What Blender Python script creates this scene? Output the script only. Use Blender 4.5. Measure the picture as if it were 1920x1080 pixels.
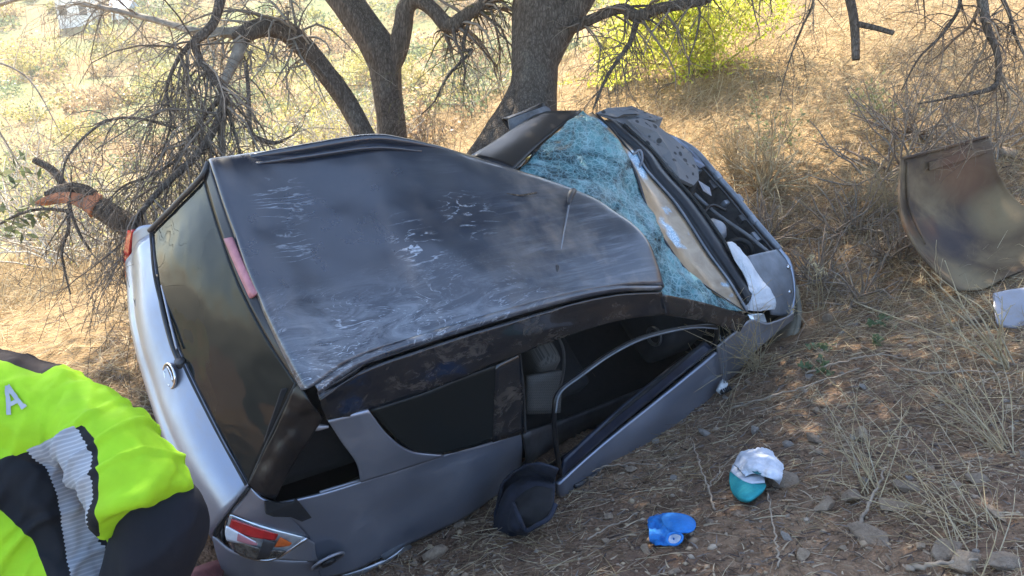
import bpy, bmesh, math, random
import numpy as np
from mathutils import Matrix, Vector
from mathutils.bvhtree import BVHTree

for o in list(bpy.data.objects):
    bpy.data.objects.remove(o)
random.seed(7)
rng = np.random.default_rng(11)
scene = bpy.context.scene
COL = scene.collection

# ------------------------------------------------------------------ camera
cam_data = bpy.data.cameras.new('camera')
cam_data.sensor_width = 36.0
cam_data.lens = 30.0
cam_data.clip_start = 0.05
cam_data.clip_end = 2000.0
cam = bpy.data.objects.new('camera', cam_data)
COL.objects.link(cam)
cam.location = (0, 0, 2.5)
cam.rotation_euler = (math.radians(90 - 22), 0, 0)
scene.camera = cam

# ------------------------------------------------------------------ sky and sun
SUN_ELEV = 46.0
SUN_AZ = -24.0            # degrees to the right of straight ahead (negative: left)
world = bpy.data.worlds.new('World')
scene.world = world
world.use_nodes = True
wn = world.node_tree.nodes
wl = world.node_tree.links
bg = wn['Background']
sky = wn.new('ShaderNodeTexSky')
sky.sky_type = 'NISHITA'
sky.sun_disc = False
sky.sun_elevation = math.radians(SUN_ELEV)
sky.sun_rotation = math.radians(SUN_AZ)
sky.air_density = 1.0
sky.dust_density = 1.0
sky.ozone_density = 1.0
wl.new(sky.outputs['Color'], bg.inputs['Color'])
bg.inputs['Strength'].default_value = 0.15
sun_data = bpy.data.lights.new('sun', 'SUN')
sun_data.energy = 4.2
sun_data.angle = math.radians(0.6)
sun_data.color = (1.0, 0.90, 0.74)
sun = bpy.data.objects.new('sun', sun_data)
COL.objects.link(sun)
_az, _el = math.radians(SUN_AZ), math.radians(SUN_ELEV)
to_sun = Vector((math.sin(_az) * math.cos(_el), math.cos(_az) * math.cos(_el), math.sin(_el)))
sun.rotation_euler = to_sun.to_track_quat('Z', 'Y').to_euler()
sun.location = (-6, 14, 16)
scene.view_settings.view_transform = 'Standard'
scene.view_settings.look = 'None'
scene.view_settings.gamma = 1.0
scene.view_settings.use_curve_mapping = False
scene.view_settings.exposure = 2.12
scene.cycles.max_bounces = 6
scene.cycles.transparent_max_bounces = 8
scene.cycles.use_adaptive_sampling = True
scene.cycles.caustics_reflective = False
scene.cycles.caustics_refractive = False


# ------------------------------------------------------------------ node helpers
class NT:
    def __init__(self, name):
        self.m = bpy.data.materials.new(name)
        self.m.use_nodes = True
        self.t = self.m.node_tree
        self.b = self.t.nodes['Principled BSDF']
        self.out = self.t.nodes['Material Output']

    def n(self, typ, **kw):
        nd = self.t.nodes.new('ShaderNode' + typ)
        for k, v in kw.items():
            if k.startswith('i_'):
                self.set(nd.inputs[k[2:].replace('_', ' ')], v)
            elif k.startswith('j'):
                self.set(nd.inputs[int(k[1:])], v)
            else:
                setattr(nd, k, v)
        return nd

    def set(self, sock, v):
        if isinstance(v, bpy.types.NodeSocket):
            self.t.links.new(v, sock)
        elif isinstance(v, (tuple, list)) and len(v) == 3 and sock.type == 'RGBA':
            sock.default_value = (*v, 1)
        else:
            sock.default_value = v

    def p(self, **kw):
        for k, v in kw.items():
            self.set(self.b.inputs[k.replace('_', ' ')], v)
        return self

    def coord(self, scale=(1, 1, 1), rot=(0, 0, 0), which='Object'):
        tc = self.n('TexCoord')
        mp = self.n('Mapping')
        mp.inputs['Scale'].default_value = scale
        mp.inputs['Rotation'].default_value = rot
        self.t.links.new(tc.outputs[which], mp.inputs['Vector'])
        return mp.outputs['Vector']

    def noise(self, vec, scale, detail=6, rough=0.6, dist=0.0):
        nd = self.n('TexNoise', i_Vector=vec, i_Scale=scale, i_Detail=detail, i_Roughness=rough, i_Distortion=dist)
        return nd.outputs['Fac']

    def ramp(self, fac, stops):
        nd = self.n('ValToRGB', i_Fac=fac)
        el = nd.color_ramp.elements
        while len(el) < len(stops):
            el.new(0.5)
        for e, (pos, c) in zip(el, stops):
            e.position = pos
            e.color = (*c, 1) if isinstance(c, (tuple, list)) else (c, c, c, 1)
        return nd.outputs['Color']

    def mix(self, fac, a, b, blend='MIX'):
        nd = self.n('Mix', data_type='RGBA', blend_type=blend)
        self.set(nd.inputs[0], fac)
        self.set(nd.inputs[6], a)
        self.set(nd.inputs[7], b)
        return nd.outputs[2]

    def math(self, op, a, b=0.5, clamp=False):
        nd = self.n('Math', operation=op, use_clamp=clamp)
        self.set(nd.inputs[0], a)
        self.set(nd.inputs[1], b)
        return nd.outputs[0]

    def bump(self, h, strength=0.3, dist=0.02):
        nd = self.n('Bump', i_Height=h, i_Strength=strength, i_Distance=dist)
        self.set(self.b.inputs['Normal'], nd.outputs[0])
        return nd


def simple(name, col, rough=0.5, metal=0.0, var=0.15, vs=8.0, bump=0.0, **kw):
    m = NT(name)
    v = m.coord()
    f = m.noise(v, vs, 5)
    dark = tuple(c * (1 - var) for c in col)
    lite = tuple(min(1, c * (1 + var)) for c in col)
    c = m.ramp(f, [(0.3, dark), (0.7, lite)])
    m.p(Base_Color=c, Roughness=rough, Metallic=metal, **kw)
    if bump:
        m.bump(f, bump, 0.01)
    return m.m


# ------------------------------------------------------------------ object helpers
def tag(o, label=None, cat=None, group=None, kind=None):
    if label: o['label'] = label
    if cat: o['category'] = cat
    if group: o['group'] = group
    if kind: o['kind'] = kind
    return o


def empty(name, loc=(0, 0, 0), label=None, cat=None, group=None):
    o = bpy.data.objects.new(name, None)
    COL.objects.link(o)
    o.location = loc
    o.empty_display_size = 0.1
    return tag(o, label, cat, group)


def link(name, me, mat=None, parent=None, smooth=True, world=True):
    """world=True: coordinates are world metres even though the parent is an Empty at the thing's base"""
    o = bpy.data.objects.new(name, me)
    COL.objects.link(o)
    if mat is not None:
        for m_ in (mat if isinstance(mat, (list, tuple)) else [mat]):
            me.materials.append(m_)
    if smooth and len(me.polygons):
        me.polygons.foreach_set('use_smooth', np.ones(len(me.polygons), dtype=bool))
    if parent is not None:
        o.parent = parent
        if world:
            root = parent
            while root.parent is not None:
                root = root.parent
            if parent is root:
                o.location = -Vector(root.location)
    return o


def mesh_np(name, V, Fc, col=None):
    """V (n,3), Fc (m,3) or (m,4) arrays -> mesh, optional per vertex colour (n,3)"""
    V = np.asarray(V, dtype=np.float32)
    Fc = np.asarray(Fc, dtype=np.int32)
    me = bpy.data.meshes.new(name)
    k = Fc.shape[1]
    me.vertices.add(len(V))
    me.vertices.foreach_set('co', V.ravel())
    me.loops.add(Fc.size)
    me.loops.foreach_set('vertex_index', Fc.ravel())
    me.polygons.add(len(Fc))
    me.polygons.foreach_set('loop_start', np.arange(len(Fc), dtype=np.int32) * k)
    me.update(calc_edges=True)
    me.validate()
    if col is not None:
        at = me.attributes.new('tint', 'FLOAT_COLOR', 'POINT')
        c4 = np.ones((len(V), 4), dtype=np.float32)
        c4[:, :3] = col
        at.data.foreach_set('color', c4.ravel())
    return me


def cr(P, n):
    """Catmull-Rom through the points of P (k,...) giving n samples per span"""
    P = np.asarray(P, dtype=float)
    if len(P) < 2:
        return P
    Q = np.concatenate([[2 * P[0] - P[1]], P, [2 * P[-1] - P[-2]]])
    out = []
    for i in range(len(P) - 1):
        p0, p1, p2, p3 = Q[i:i + 4]
        for t in np.arange(n) / n:
            out.append(0.5 * ((2 * p1) + (p2 - p0) * t + (2 * p0 - 5 * p1 + 4 * p2 - p3) * t * t + (3 * p1 - p0 - 3 * p2 + p3) * t ** 3))
    out.append(P[-1])
    return np.array(out)


def grid_faces(a, b):
    i, j = np.meshgrid(np.arange(a - 1), np.arange(b - 1), indexing='ij')
    q = (i * b + j).ravel()
    return np.stack([q, q + 1, q + b + 1, q + b], 1)


def surf(ctrl, su=6, sv=6, linear_u=False, linear_v=False):
    """control grid -> smooth dense grid (nu,nv,3)"""
    G = np.asarray(ctrl, dtype=float)
    G = cr(G, su)
    G = np.swapaxes(cr(np.swapaxes(G, 0, 1), sv), 0, 1)
    return G


# value noise
def _hash(ix, iy, iz, seed):
    h = (ix * 374761393 + iy * 668265263 + iz * 2147483647 + seed * 974711) & 0xffffffff
    h = ((h ^ (h >> 13)) * 1274126177) & 0xffffffff
    return ((h ^ (h >> 16)) & 0xffff) / 65535.0


def vnoise(x, y, z=None, seed=0):
    x = np.asarray(x, float); y = np.asarray(y, float)
    z = np.zeros_like(x) if z is None else np.asarray(z, float)
    x0 = np.floor(x).astype(np.int64); y0 = np.floor(y).astype(np.int64); z0 = np.floor(z).astype(np.int64)
    fx, fy, fz = x - x0, y - y0, z - z0
    fx = fx * fx * (3 - 2 * fx); fy = fy * fy * (3 - 2 * fy); fz = fz * fz * (3 - 2 * fz)
    r = 0
    for dx in (0, 1):
        for dy in (0, 1):
            for dz in (0, 1):
                w = (fx if dx else 1 - fx) * (fy if dy else 1 - fy) * (fz if dz else 1 - fz)
                r = r + w * _hash(x0 + dx, y0 + dy, z0 + dz, seed)
    return r * 2 - 1


def fbm(x, y, z=None, oct=4, seed=0):
    r = 0; a = 1; f = 1; s = 0
    for k in range(oct):
        r = r + a * vnoise(np.asarray(x) * f, np.asarray(y) * f, None if z is None else np.asarray(z) * f, seed + k * 17)
        s += a; a *= 0.5; f *= 2.03
    return r / s


def frames(P):
    P = np.asarray(P, float)
    T = np.gradient(P, axis=0)
    T /= np.linalg.norm(T, axis=1)[:, None] + 1e-9
    n = np.cross(T[0], [0.31, 0.52, 0.79])
    n /= np.linalg.norm(n)
    Ns = [n]
    for i in range(1, len(P)):
        n = n - T[i] * (n @ T[i])
        n /= np.linalg.norm(n) + 1e-9
        Ns.append(n)
    Ns = np.array(Ns)
    return T, Ns, np.cross(T, Ns)


def tube(P, r, sides=12, cap=True, ell=None, disp=None):
    """swept tube: P (n,3), r scalar or (n,). ell: per-ring (a,b) multipliers. returns V,F(quads)"""
    P = np.asarray(P, float); n = len(P)
    r = np.ones(n) * r if np.isscalar(r) else np.asarray(r, float)
    T, N, B = frames(P)
    a = np.arange(sides) * 2 * math.pi / sides
    ca, sa = np.cos(a), np.sin(a)
    R = np.repeat(r[:, None], sides, 1)
    if disp is not None:
        R = R * (1 + disp)
    V = P[:, None, :] + R[:, :, None] * (ca[None, :, None] * N[:, None, :] + sa[None, :, None] * B[:, None, :])
    V = V.reshape(-1, 3)
    i, j = np.meshgrid(np.arange(n - 1), np.arange(sides), indexing='ij')
    i = i.ravel(); j = j.ravel(); j2 = (j + 1) % sides
    F = np.stack([i * sides + j, i * sides + j2, (i + 1) * sides + j2, (i + 1) * sides + j], 1)
    if cap:
        V = np.concatenate([V, P[:1], P[-1:]])
        k = n * sides
        jj = np.arange(sides); j2 = (jj + 1) % sides
        f0 = np.stack([np.full(sides, k), j2, jj, np.full(sides, k)], 1)
        f1 = np.stack([np.full(sides, k + 1), (n - 1) * sides + jj, (n - 1) * sides + j2, np.full(sides, k + 1)], 1)
        F = np.concatenate([F, f0, f1])
    return V, F


def merge(parts):
    Vs, Fs, o = [], [], 0
    for V, F in parts:
        Vs.append(np.asarray(V)); Fs.append(np.asarray(F) + o); o += len(V)
    return np.concatenate(Vs), np.concatenate(Fs)


def quads_mesh(name, V, F):
    """quads where a cap face may repeat its first vertex -> proper tris"""
    V = np.asarray(V); F = np.asarray(F)
    deg = F[:, 0] == F[:, 3]
    faces = [tuple(f) for f in F[~deg].tolist()] + [tuple(f[:3]) for f in F[deg].tolist()]
    me = bpy.data.meshes.new(name)
    me.from_pydata(V.tolist(), [], faces)
    me.update()
    return me


def tubes_batch(P, R, sides=4):
    """many polylines with the same number of points: P (N,k,3), R (N,k) -> V,F"""
    N_, k, _ = P.shape
    d = P[:, -1] - P[:, 0]
    d /= np.linalg.norm(d, axis=1)[:, None] + 1e-9
    h = np.where(np.abs(d[:, 2:3]) < 0.9, np.array([[0, 0, 1.0]]), np.array([[1.0, 0, 0]]))
    n = np.cross(d, h); n /= np.linalg.norm(n, axis=1)[:, None] + 1e-9
    b = np.cross(d, n)
    a = np.arange(sides) * 2 * math.pi / sides
    ring = np.cos(a)[None, :, None] * n[:, None, :] + np.sin(a)[None, :, None] * b[:, None, :]
    V = P[:, :, None, :] + R[:, :, None, None] * ring[:, None, :, :]
    V = V.reshape(-1, 3)
    i, j = np.meshgrid(np.arange(k - 1), np.arange(sides), indexing='ij')
    i = i.ravel(); j = j.ravel(); j2 = (j + 1) % sides
    f = np.stack([i * sides + j, i * sides + j2, (i + 1) * sides + j2, (i + 1) * sides + j], 1)
    F = (f[None] + (np.arange(N_) * k * sides)[:, None, None]).reshape(-1, 4)
    return V, F


def unit(v):
    v = np.asarray(v, float)
    return v / (np.linalg.norm(v, axis=-1, keepdims=True) + 1e-9)


def sprout(P, R, n, lmin, lmax, droop=0.3, spread=0.8, k=6, wig=0.25, rk=0.5, tmin=0.1, rmin=0.0015, g=None):
    """children polylines growing from parent polylines P (N,m,3), radii R (N,m)"""
    g = g or rng
    N_, m, _ = P.shape
    idx = g.integers(0, N_, n)
    t = tmin + (1 - tmin) * g.random(n)
    ft = t * (m - 1); i0 = np.minimum(ft.astype(int), m - 2); fr = (ft - i0)[:, None]
    start = P[idx, i0] * (1 - fr) + P[idx, i0 + 1] * fr
    r0 = (R[idx, i0] * (1 - fr[:, 0]) + R[idx, i0 + 1] * fr[:, 0]) * rk
    tan = unit(P[idx, i0 + 1] - P[idx, i0])
    d = unit(tan * (1 - spread * 0.5) + spread * unit(g.normal(size=(n, 3))))
    L = g.uniform(lmin, lmax, n)
    out = [start]; p = start.copy()
    for s in range(k - 1):
        d = unit(d + wig * g.normal(size=(n, 3)) + np.array([0, 0, -droop * 0.35]))
        p = p + d * (L / (k - 1))[:, None]
        out.append(p.copy())
    Q = np.stack(out, 1)
    RR = np.maximum(r0[:, None] * np.linspace(1, 0.3, k)[None], rmin)
    return Q, RR


def leaves(centres, size, dirs=None, aspect=0.5, flat=0.0, g=None):
    """one folded diamond leaf (two triangles as one quad) at each centre; returns V,F"""
    g = g or rng
    n = len(centres)
    u = unit(g.normal(size=(n, 3))) if dirs is None else unit(dirs + 0.6 * g.normal(size=(n, 3)))
    w = g.normal(size=(n, 3)); w[:, 2] += flat * 3
    w = unit(np.cross(u, w))
    s = (np.ones(n) * size if np.isscalar(size) else size)[:, None]
    nrm = np.cross(u, w)
    a = centres - u * s * 0.5
    b = centres + w * s * aspect * 0.5 + nrm * s * 0.08
    c = centres + u * s * 0.5
    d = centres - w * s * aspect * 0.5 + nrm * s * 0.08
    V = np.stack([a, b, c, d], 1).reshape(-1, 3)
    F = np.arange(4 * n).reshape(-1, 4)
    return V, F


def boxes(lst, bevel=0.0):
    """list of (centre, size, optional rotation matrix) -> mesh"""
    bm = bmesh.new()
    for it in lst:
        c, s = it[0], it[1]
        mt = Matrix.Translation(c) @ (it[2].to_4x4() if len(it) > 2 else Matrix.Identity(4)) @ Matrix.Diagonal((*s, 1))
        bmesh.ops.create_cube(bm, size=1.0, matrix=mt)
    if bevel:
        bmesh.ops.bevel(bm, geom=bm.edges[:], offset=bevel, segments=2, profile=0.6, affect='EDGES')
    me = bpy.data.meshes.new('box')
    bm.to_mesh(me); bm.free()
    return me


# ------------------------------------------------------------------ terrain shape
TP = np.array([
    (-.95, 3.2, -.40), (-.54, 3.45, -.36), (-.23, 3.85, -.40), (.05, 4.1, -.38), (.8, 4.4, -.33), (1.2, 4.85, -.29), (1.75, 5.45, -.18), (.05, 3.05, -.14), (-.4, 2.75, -.10),
    (.7, 3.05, .0), (1.2, 3.5, .03), (1.9, 2.6, .36), (3.2, 5.3, .32), (1.9, 4.9, 0), (2.6, 4.0, .28), (0, 0, .75),
    (2, .5, .85), (-2, .5, .5), (-1.7, 2.9, .0), (-1.67, 5.2, .18), (.5, 6.8, .2), (-2.9, 5.3, .05), (-4.2, 7, -.45),
    (-4, 3, 0), (5, 5, 1.0), (4, 8, 1.0), (2.2, 9, .66), (2, 7.2, .36), (4.2, 10.3, 1.3), (8, 14.7, 2.0), (3, 14.7, 1.35),
    (-1.1, 8, 0), (.2, 7.4, .2), (-2.7, 12, -.9), (-8, 14, -2.4), (-6, 10, -1.4), (-12, 25, -5.5), (0, 25, -2.0), (12, 25, 3.5),
    (-25, 40, -6.5), (0, 45, -3), (25, 45, 8), (-30, 63, -5.0), (0, 70, 2), (-40, 100, 4), (0, 110, 11), (50, 110, 22),
    (-90, 100, 6), (15, 5, 4), (-15, 5, -4), (-15, -10, -3), (15, -10, 4), (0, -12, 1.4), (-60, 30, -10), (60, 30, 18),
    (-130, 230, 36), (130, 230, 50), (0, 230, 40)], float)


def _tps_k(r2):
    return np.where(r2 > 1e-9, 0.5 * r2 * np.log(r2 + 1e-12), 0)


_n = len(TP)
_K = _tps_k(((TP[:, None, :2] - TP[None, :, :2]) ** 2).sum(-1)) + 0.02 * np.eye(_n)
_Pm = np.concatenate([np.ones((_n, 1)), TP[:, :2]], 1)
_A = np.block([[_K, _Pm], [_Pm.T, np.zeros((3, 3))]])
_w = np.linalg.solve(_A, np.concatenate([TP[:, 2], np.zeros(3)]))


def HB(x, y):
    x = np.asarray(x, float); y = np.asarray(y, float)
    sh = x.shape
    x = x.ravel(); y = y.ravel()
    z = _w[_n] + _w[_n + 1] * x + _w[_n + 2] * y
    for k in range(_n):
        z = z + _w[k] * _tps_k((x - TP[k, 0]) ** 2 + (y - TP[k, 1]) ** 2)
    return z.reshape(sh)


def H(x, y):
    x = np.asarray(x, float); y = np.asarray(y, float)
    d = np.sqrt(x * x + y * y)
    far = np.clip((d - 8) / 20, 0, 1)
    z = HB(x, y) + 0.05 * fbm(x * 1.6, y * 1.6, oct=4, seed=3) + 0.022 * fbm(x * 7, y * 7, oct=3, seed=5)
    return z + far * 0.5 * fbm(x * 0.22, y * 0.22, oct=3, seed=9)


def H1(x, y):
    return float(H(np.array([x]), np.array([y]))[0])


CARM = Matrix(((0.792299,-0.471892,0.386756,-2.035523),(0.609836,0.632250,-0.477870,3.980496),(-0.019023,0.614474,0.788708,-0.143511),(0,0,0,1)))
CARI = np.array(CARM.inverted())


def to_car(P):
    return P @ CARI[:3, :3].T + CARI[:3, 3]


def axis(lo, hi, step, ends, nout):
    """dense between lo and hi, then growing steps out to the two ends"""
    core = np.arange(lo, hi + 1e-6, step)
    def grow(a, b, n):
        s = np.linspace(0, 1, n + 1)[1:]
        dist = abs(b - a)
        q = dist / step
        f = (np.exp(s * math.log(1 + q * 0.12)) - 1) / (q * 0.12)
        return a + (b - a) * f
    left = grow(lo, ends[0], nout)[::-1] if ends[0] < lo else np.array([])
    right = grow(hi, ends[1], nout) if ends[1] > hi else np.array([])
    return np.concatenate([left, core, right])


gx = axis(-4.5, 5.5, 0.035, (-150, 150), 70)
gy = axis(1.2, 10.0, 0.035, (-14, 235), 100)
GX, GY = np.meshgrid(gx, gy, indexing='ij')
GZ = H(GX, GY)
GP = np.stack([GX, GY, GZ], -1).reshape(-1, 3)
# the earth is pressed down under the car's floor
for _ in range(3):
    L = to_car(GP)
    ins = (L[:, 0] > 0.12) & (L[:, 0] < 4.3) & (np.abs(L[:, 1]) < 0.86)
    over = np.where(ins, np.maximum(L[:, 2] - 0.30, 0), 0)
    GP[:, 2] -= over / 0.79


def cover(x, y):
    """0 bare brown earth .. 1 dry straw cover"""
    s = 0.75 * (x - 1.5) + 0.25 * (y - 4.0) + 0.9 * fbm(x * 0.9, y * 0.9, oct=3, seed=21)
    right = np.clip(s / 1.6, 0, 1)
    back = np.clip((y - 6.3 + 0.6 * fbm(x, y, oct=3, seed=33)) / 1.5, 0, 1)
    left = np.clip((-1.6 - x) / 0.8, 0, 1) * np.clip((y - 2.4) / 1.0, 0, 1)
    return np.clip(np.maximum(np.maximum(right * 0.6, back), left), 0, 1)


m = NT('dry_earth')
v = m.coord()
n1 = m.noise(v, 1.3, 6, 0.65)
n2 = m.noise(v, 14, 8, 0.7)
n3 = m.noise(v, 90, 4, 0.7)
earth = m.ramp(n2, [(0.25, (.165, .115, .08)), (0.5, (.325, .235, .165)), (0.75, (.49, .38, .275))])
earth2 = m.ramp(n1, [(0.35, (.62, .55, .55)), (0.65, (1.15, 1.05, 0.95))])
earth = m.mix(1.0, earth, earth2, 'MULTIPLY')
grit = m.n('TexVoronoi', i_Vector=v, i_Scale=55.0)
gcol = m.ramp(grit.outputs['Distance'], [(0.12, (1.25, 1.2, 1.15)), (0.4, (.8, .8, .8))])
earth = m.mix(0.8, earth, gcol, 'MULTIPLY')
straw = m.ramp(n2, [(0.22, (.16, .10, .055)), (0.48, (.345, .245, .135)), (0.8, (.52, .41, .25))])
patch = m.ramp(m.noise(v, 0.35, 5, 0.6), [(0.4, (.86, .8, .72)), (0.62, (1.08, 1.05, 1.0))])
straw = m.mix(1.0, straw, patch, 'MULTIPLY')
fargreen = m.ramp(m.noise(v, 0.16, 7, 0.7), [(0.44, 0.0), (0.58, 1.0)])
att = m.n('Attribute', attribute_name='cover')
sep = m.n('SeparateXYZ', i_Vector=att.outputs['Vector'])
straw = m.mix(m.math('MULTIPLY', fargreen, sep.outputs['Y']), straw, (.20, .22, .10))
c = m.mix(sep.outputs['X'], earth, straw)
m.p(Base_Color=c, Roughness=0.95, Specular_IOR_Level=0.1)
hh = m.math('ADD', m.math('MULTIPLY', n2, 0.7), m.math('MULTIPLY', n3, 0.35))
hh = m.math('ADD', hh, m.math('MULTIPLY', grit.outputs['Distance'], -0.5))
m.bump(hh, 0.9, 0.035)
M_EARTH = m.m

gme = mesh_np('ground', GP, grid_faces(len(gx), len(gy))[:, ::-1])
cv = cover(GP[:, 0], GP[:, 1])
fr_ = np.clip((np.hypot(GP[:, 0], GP[:, 1]) - 14) / 12, 0, 1) * np.clip((4 - GP[:, 0] + GP[:, 1] * 0.12) / 6, 0, 1)
at = gme.attributes.new('cover', 'FLOAT_VECTOR', 'POINT')
at.data.foreach_set('vector', np.stack([cv, fr_, cv], 1).astype(np.float32).ravel())
ground = link('ground', gme, M_EARTH)
tag(ground, 'brown stony hillside earth with dry straw slopes', kind='structure')


# ------------------------------------------------------------------ tinted material for blades, twigs, leaves
def tinted(name, rough=0.8, transl=0.0, spec=0.2):
    m = NT(name)
    a = m.n('Attribute', attribute_name='tint')
    v = m.coord()
    f = m.ramp(m.noise(v, 30, 3), [(0.3, 0.8), (0.7, 1.15)])
    c = m.mix(1.0, a.outputs['Color'], f, 'MULTIPLY')
    m.p(Base_Color=c, Roughness=rough, Specular_IOR_Level=spec)
    if transl:
        tr = m.n('BsdfTranslucent', i_Color=c)
        mx = m.n('MixShader')
        mx.inputs[0].default_value = transl
        m.t.links.new(m.b.outputs[0], mx.inputs[1])
        m.t.links.new(tr.outputs[0], mx.inputs[2])
        m.t.links.new(mx.outputs[0], m.out.inputs['Surface'])
    return m.m


M_STRAW = tinted('straw_blades', 0.75, 0.25)
M_TWIG = tinted('twig_bark', 0.85)
M_LEAF = tinted('leaf_blades', 0.5, 0.4, 0.35)
M_GRIT = tinted('grit_stone', 0.9)


def ribbon(P0, D, L, W, lift, bend, g):
    """N curved grass blades: 4 points along, flat ribbon. P0 base (N,3), D horizontal dir (N,2), lift 0..1"""
    n = len(P0)
    t = np.linspace(0, 1, 4)
    hx = D * np.sqrt(1 - lift ** 2)[:, None]
    P = np.zeros((n, 4, 3))
    side = np.stack([-D[:, 1], D[:, 0]], 1)
    for k, tt in enumerate(t):
        P[:, k, 0:2] = P0[:, :2] + hx * (L * tt)[:, None] + side * (bend * tt * tt * L)[:, None]
        P[:, k, 2] = P0[:, 2] + lift * L * tt * (1 - 0.45 * tt * (1 - lift))
    return P


def blades_mesh(P, W, colr, ground_follow=True):
    n, k, _ = P.shape
    d = P[:, -1] - P[:, 0]
    s = np.cross(d, rng.normal(size=(n, 3))); s = unit(s)
    wk = np.array([1.0, 0.9, 0.7, 0.2])
    V = np.stack([P + s[:, None] * (W[:, None] * wk)[:, :, None] * 0.5, P - s[:, None] * (W[:, None] * wk)[:, :, None] * 0.5], 2)
    V = V.reshape(-1, 3)
    base = (np.arange(n) * k * 2)[:, None, None]
    i = np.arange(k - 1)
    f = np.stack([2 * i, 2 * i + 1, 2 * i + 3, 2 * i + 2], 1)[None]
    F = (base + f).reshape(-1, 4)
    C_ = np.repeat(colr, k * 2, 0)
    return V, F, C_


def inside_car(x, y, z):
    L = to_car(np.stack([x, y, z], 1))
    return (L[:, 0] > -0.02) & (L[:, 0] < 4.45) & (np.abs(L[:, 1]) < 0.97) & (L[:, 2] > 0.2)


def pick(pal, n, jit=0.15):
    pal = np.array(pal)
    c = pal[rng.integers(0, len(pal), n)]
    return np.clip(c * rng.uniform(1 - jit, 1 + jit, (n, 1)), 0, 1)


STRAW_PAL = [(.50, .39, .22), (.60, .49, .30), (.43, .32, .18), (.35, .26, .15), (.68, .58, .39), (.30, .21, .13)]
GREY_PAL = [(.37, .28, .20), (.29, .21, .145), (.46, .36, .25), (.21, .15, .105), (.54, .43, .30)]

# litter: strands lying nearly flat on the foreground earth
def litter(name, label, n, xr, yr, dens, lrange, wrange, pal, lift_mu, kind_cat):
    x = rng.uniform(*xr, n); y = rng.uniform(*yr, n)
    keep = rng.random(n) < dens(x, y)
    x, y = x[keep], y[keep]
    z = H(x, y)
    ok = ~inside_car(x, y, z)
    x, y, z = x[ok], y[ok], z[ok]
    n = len(x)
    a = rng.uniform(0, 2 * math.pi, n)
    D = np.stack([np.cos(a), np.sin(a)], 1)
    L = rng.uniform(*lrange, n) * rng.uniform(0.5, 1.2, n)
    lift = np.clip(np.abs(rng.normal(lift_mu, lift_mu * 0.8, n)), 0, 0.97)
    P = ribbon(np.stack([x, y, z + 0.004], 1), D, L, None, lift, rng.normal(0, 0.25, n), rng)
    zz = H(P[:, :, 0], P[:, :, 1])
    P[:, :, 2] = np.maximum(P[:, :, 2] + (zz - z[:, None]), zz + 0.004)
    V, F, C_ = blades_mesh(P, rng.uniform(*wrange, n), pick(pal, n))
    o = link(name, mesh_np(name, V, F, C_), M_STRAW, smooth=False)
    tag(o, label, kind_cat, kind='stuff')
    return o


def dens_near(x, y):
    c_ = cover(x, y)
    bare = np.exp(-(((x - 0.85) / 0.55) ** 2 + ((y - 2.95) / 0.45) ** 2))
    return np.clip(0.28 + 0.9 * c_ - 0.3 * bare + 0.35 * fbm(x * 2.2, y * 2.2, oct=3, seed=77), 0.05, 1)


litter('straw_litter', 'broken straw stalks lying over the brown foreground earth', 70000, (-2.6, 5.2), (1.8, 7.2), dens_near, (.05, .32), (.002, .0045), STRAW_PAL + GREY_PAL, 0.12, 'straw')
litter('twig_litter', 'dark fine twig scraps and dead leaves on the shaded earth', 60000, (-2.6, 5.2), (1.8, 7.0), lambda x, y: 0.8 + 0 * x, (.015, .09), (.003, .010), GREY_PAL + [(.14, .10, .08), (.10, .075, .065), (.19, .13, .09), (.26, .22, .19)], 0.16, 'twigs')


def dens_up(x, y):
    return np.clip(0.15 + 0.9 * np.clip(fbm(x * 1.1, y * 1.1, oct=3, seed=55) + 0.25, 0, 1), 0, 1) * np.clip((0.45 * (x - 1.7) + 0.35 * (y - 4.6)), 0, 1)


litter('dry_grass', 'tangled dry grass standing on the slope right of the car', 60000, (1.2, 6.5), (2.4, 10.5), dens_up, (.10, .36), (.002, .0045), STRAW_PAL + GREY_PAL[:3], 0.45, 'grass')
litter('hill_grass', 'sunlit straw grass covering the hillside behind the trees', 90000, (-9, 13), (6.6, 22), lambda x, y: np.clip(1.1 - (y - 6) / 22, .2, 1) * (np.abs(x) < 2.5 + y * 0.62), (.12, .38), (.005, .012), [tuple(.86 * q for q in s) for s in STRAW_PAL[:4]], 0.45, 'grass')
litter('verge_grass', 'short sunlit straw left of the wrecked car', 16000, (-5.5, -1.5), (3.2, 8.5), lambda x, y: 0.8 + 0 * x, (.05, .20), (.002, .005), STRAW_PAL, 0.3, 'grass')


# ------------------------------------------------------------------ stones
def rock_mesh(seed, flat=0.6, jag=0.35):
    """angular broken stone: hull of scattered points, edges slightly worn"""
    g = np.random.default_rng(seed)
    bm = bmesh.new()
    q = unit(g.normal(size=(15, 3))) * g.uniform(.72, 1.05, (15, 1)) * np.array([1, .85, flat])
    for p in q: bm.verts.new(p)
    bmesh.ops.convex_hull(bm, input=bm.verts[:])
    for v_ in [v_ for v_ in bm.verts if not v_.link_faces]: bm.verts.remove(v_)
    bmesh.ops.dissolve_limit(bm, angle_limit=.30, verts=bm.verts[:], edges=bm.edges[:])
    bmesh.ops.bevel(bm, geom=bm.edges[:], offset=.035, segments=1, affect='EDGES')
    me = bpy.data.meshes.new('stone')
    bm.to_mesh(me); bm.free()
    return me


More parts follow.
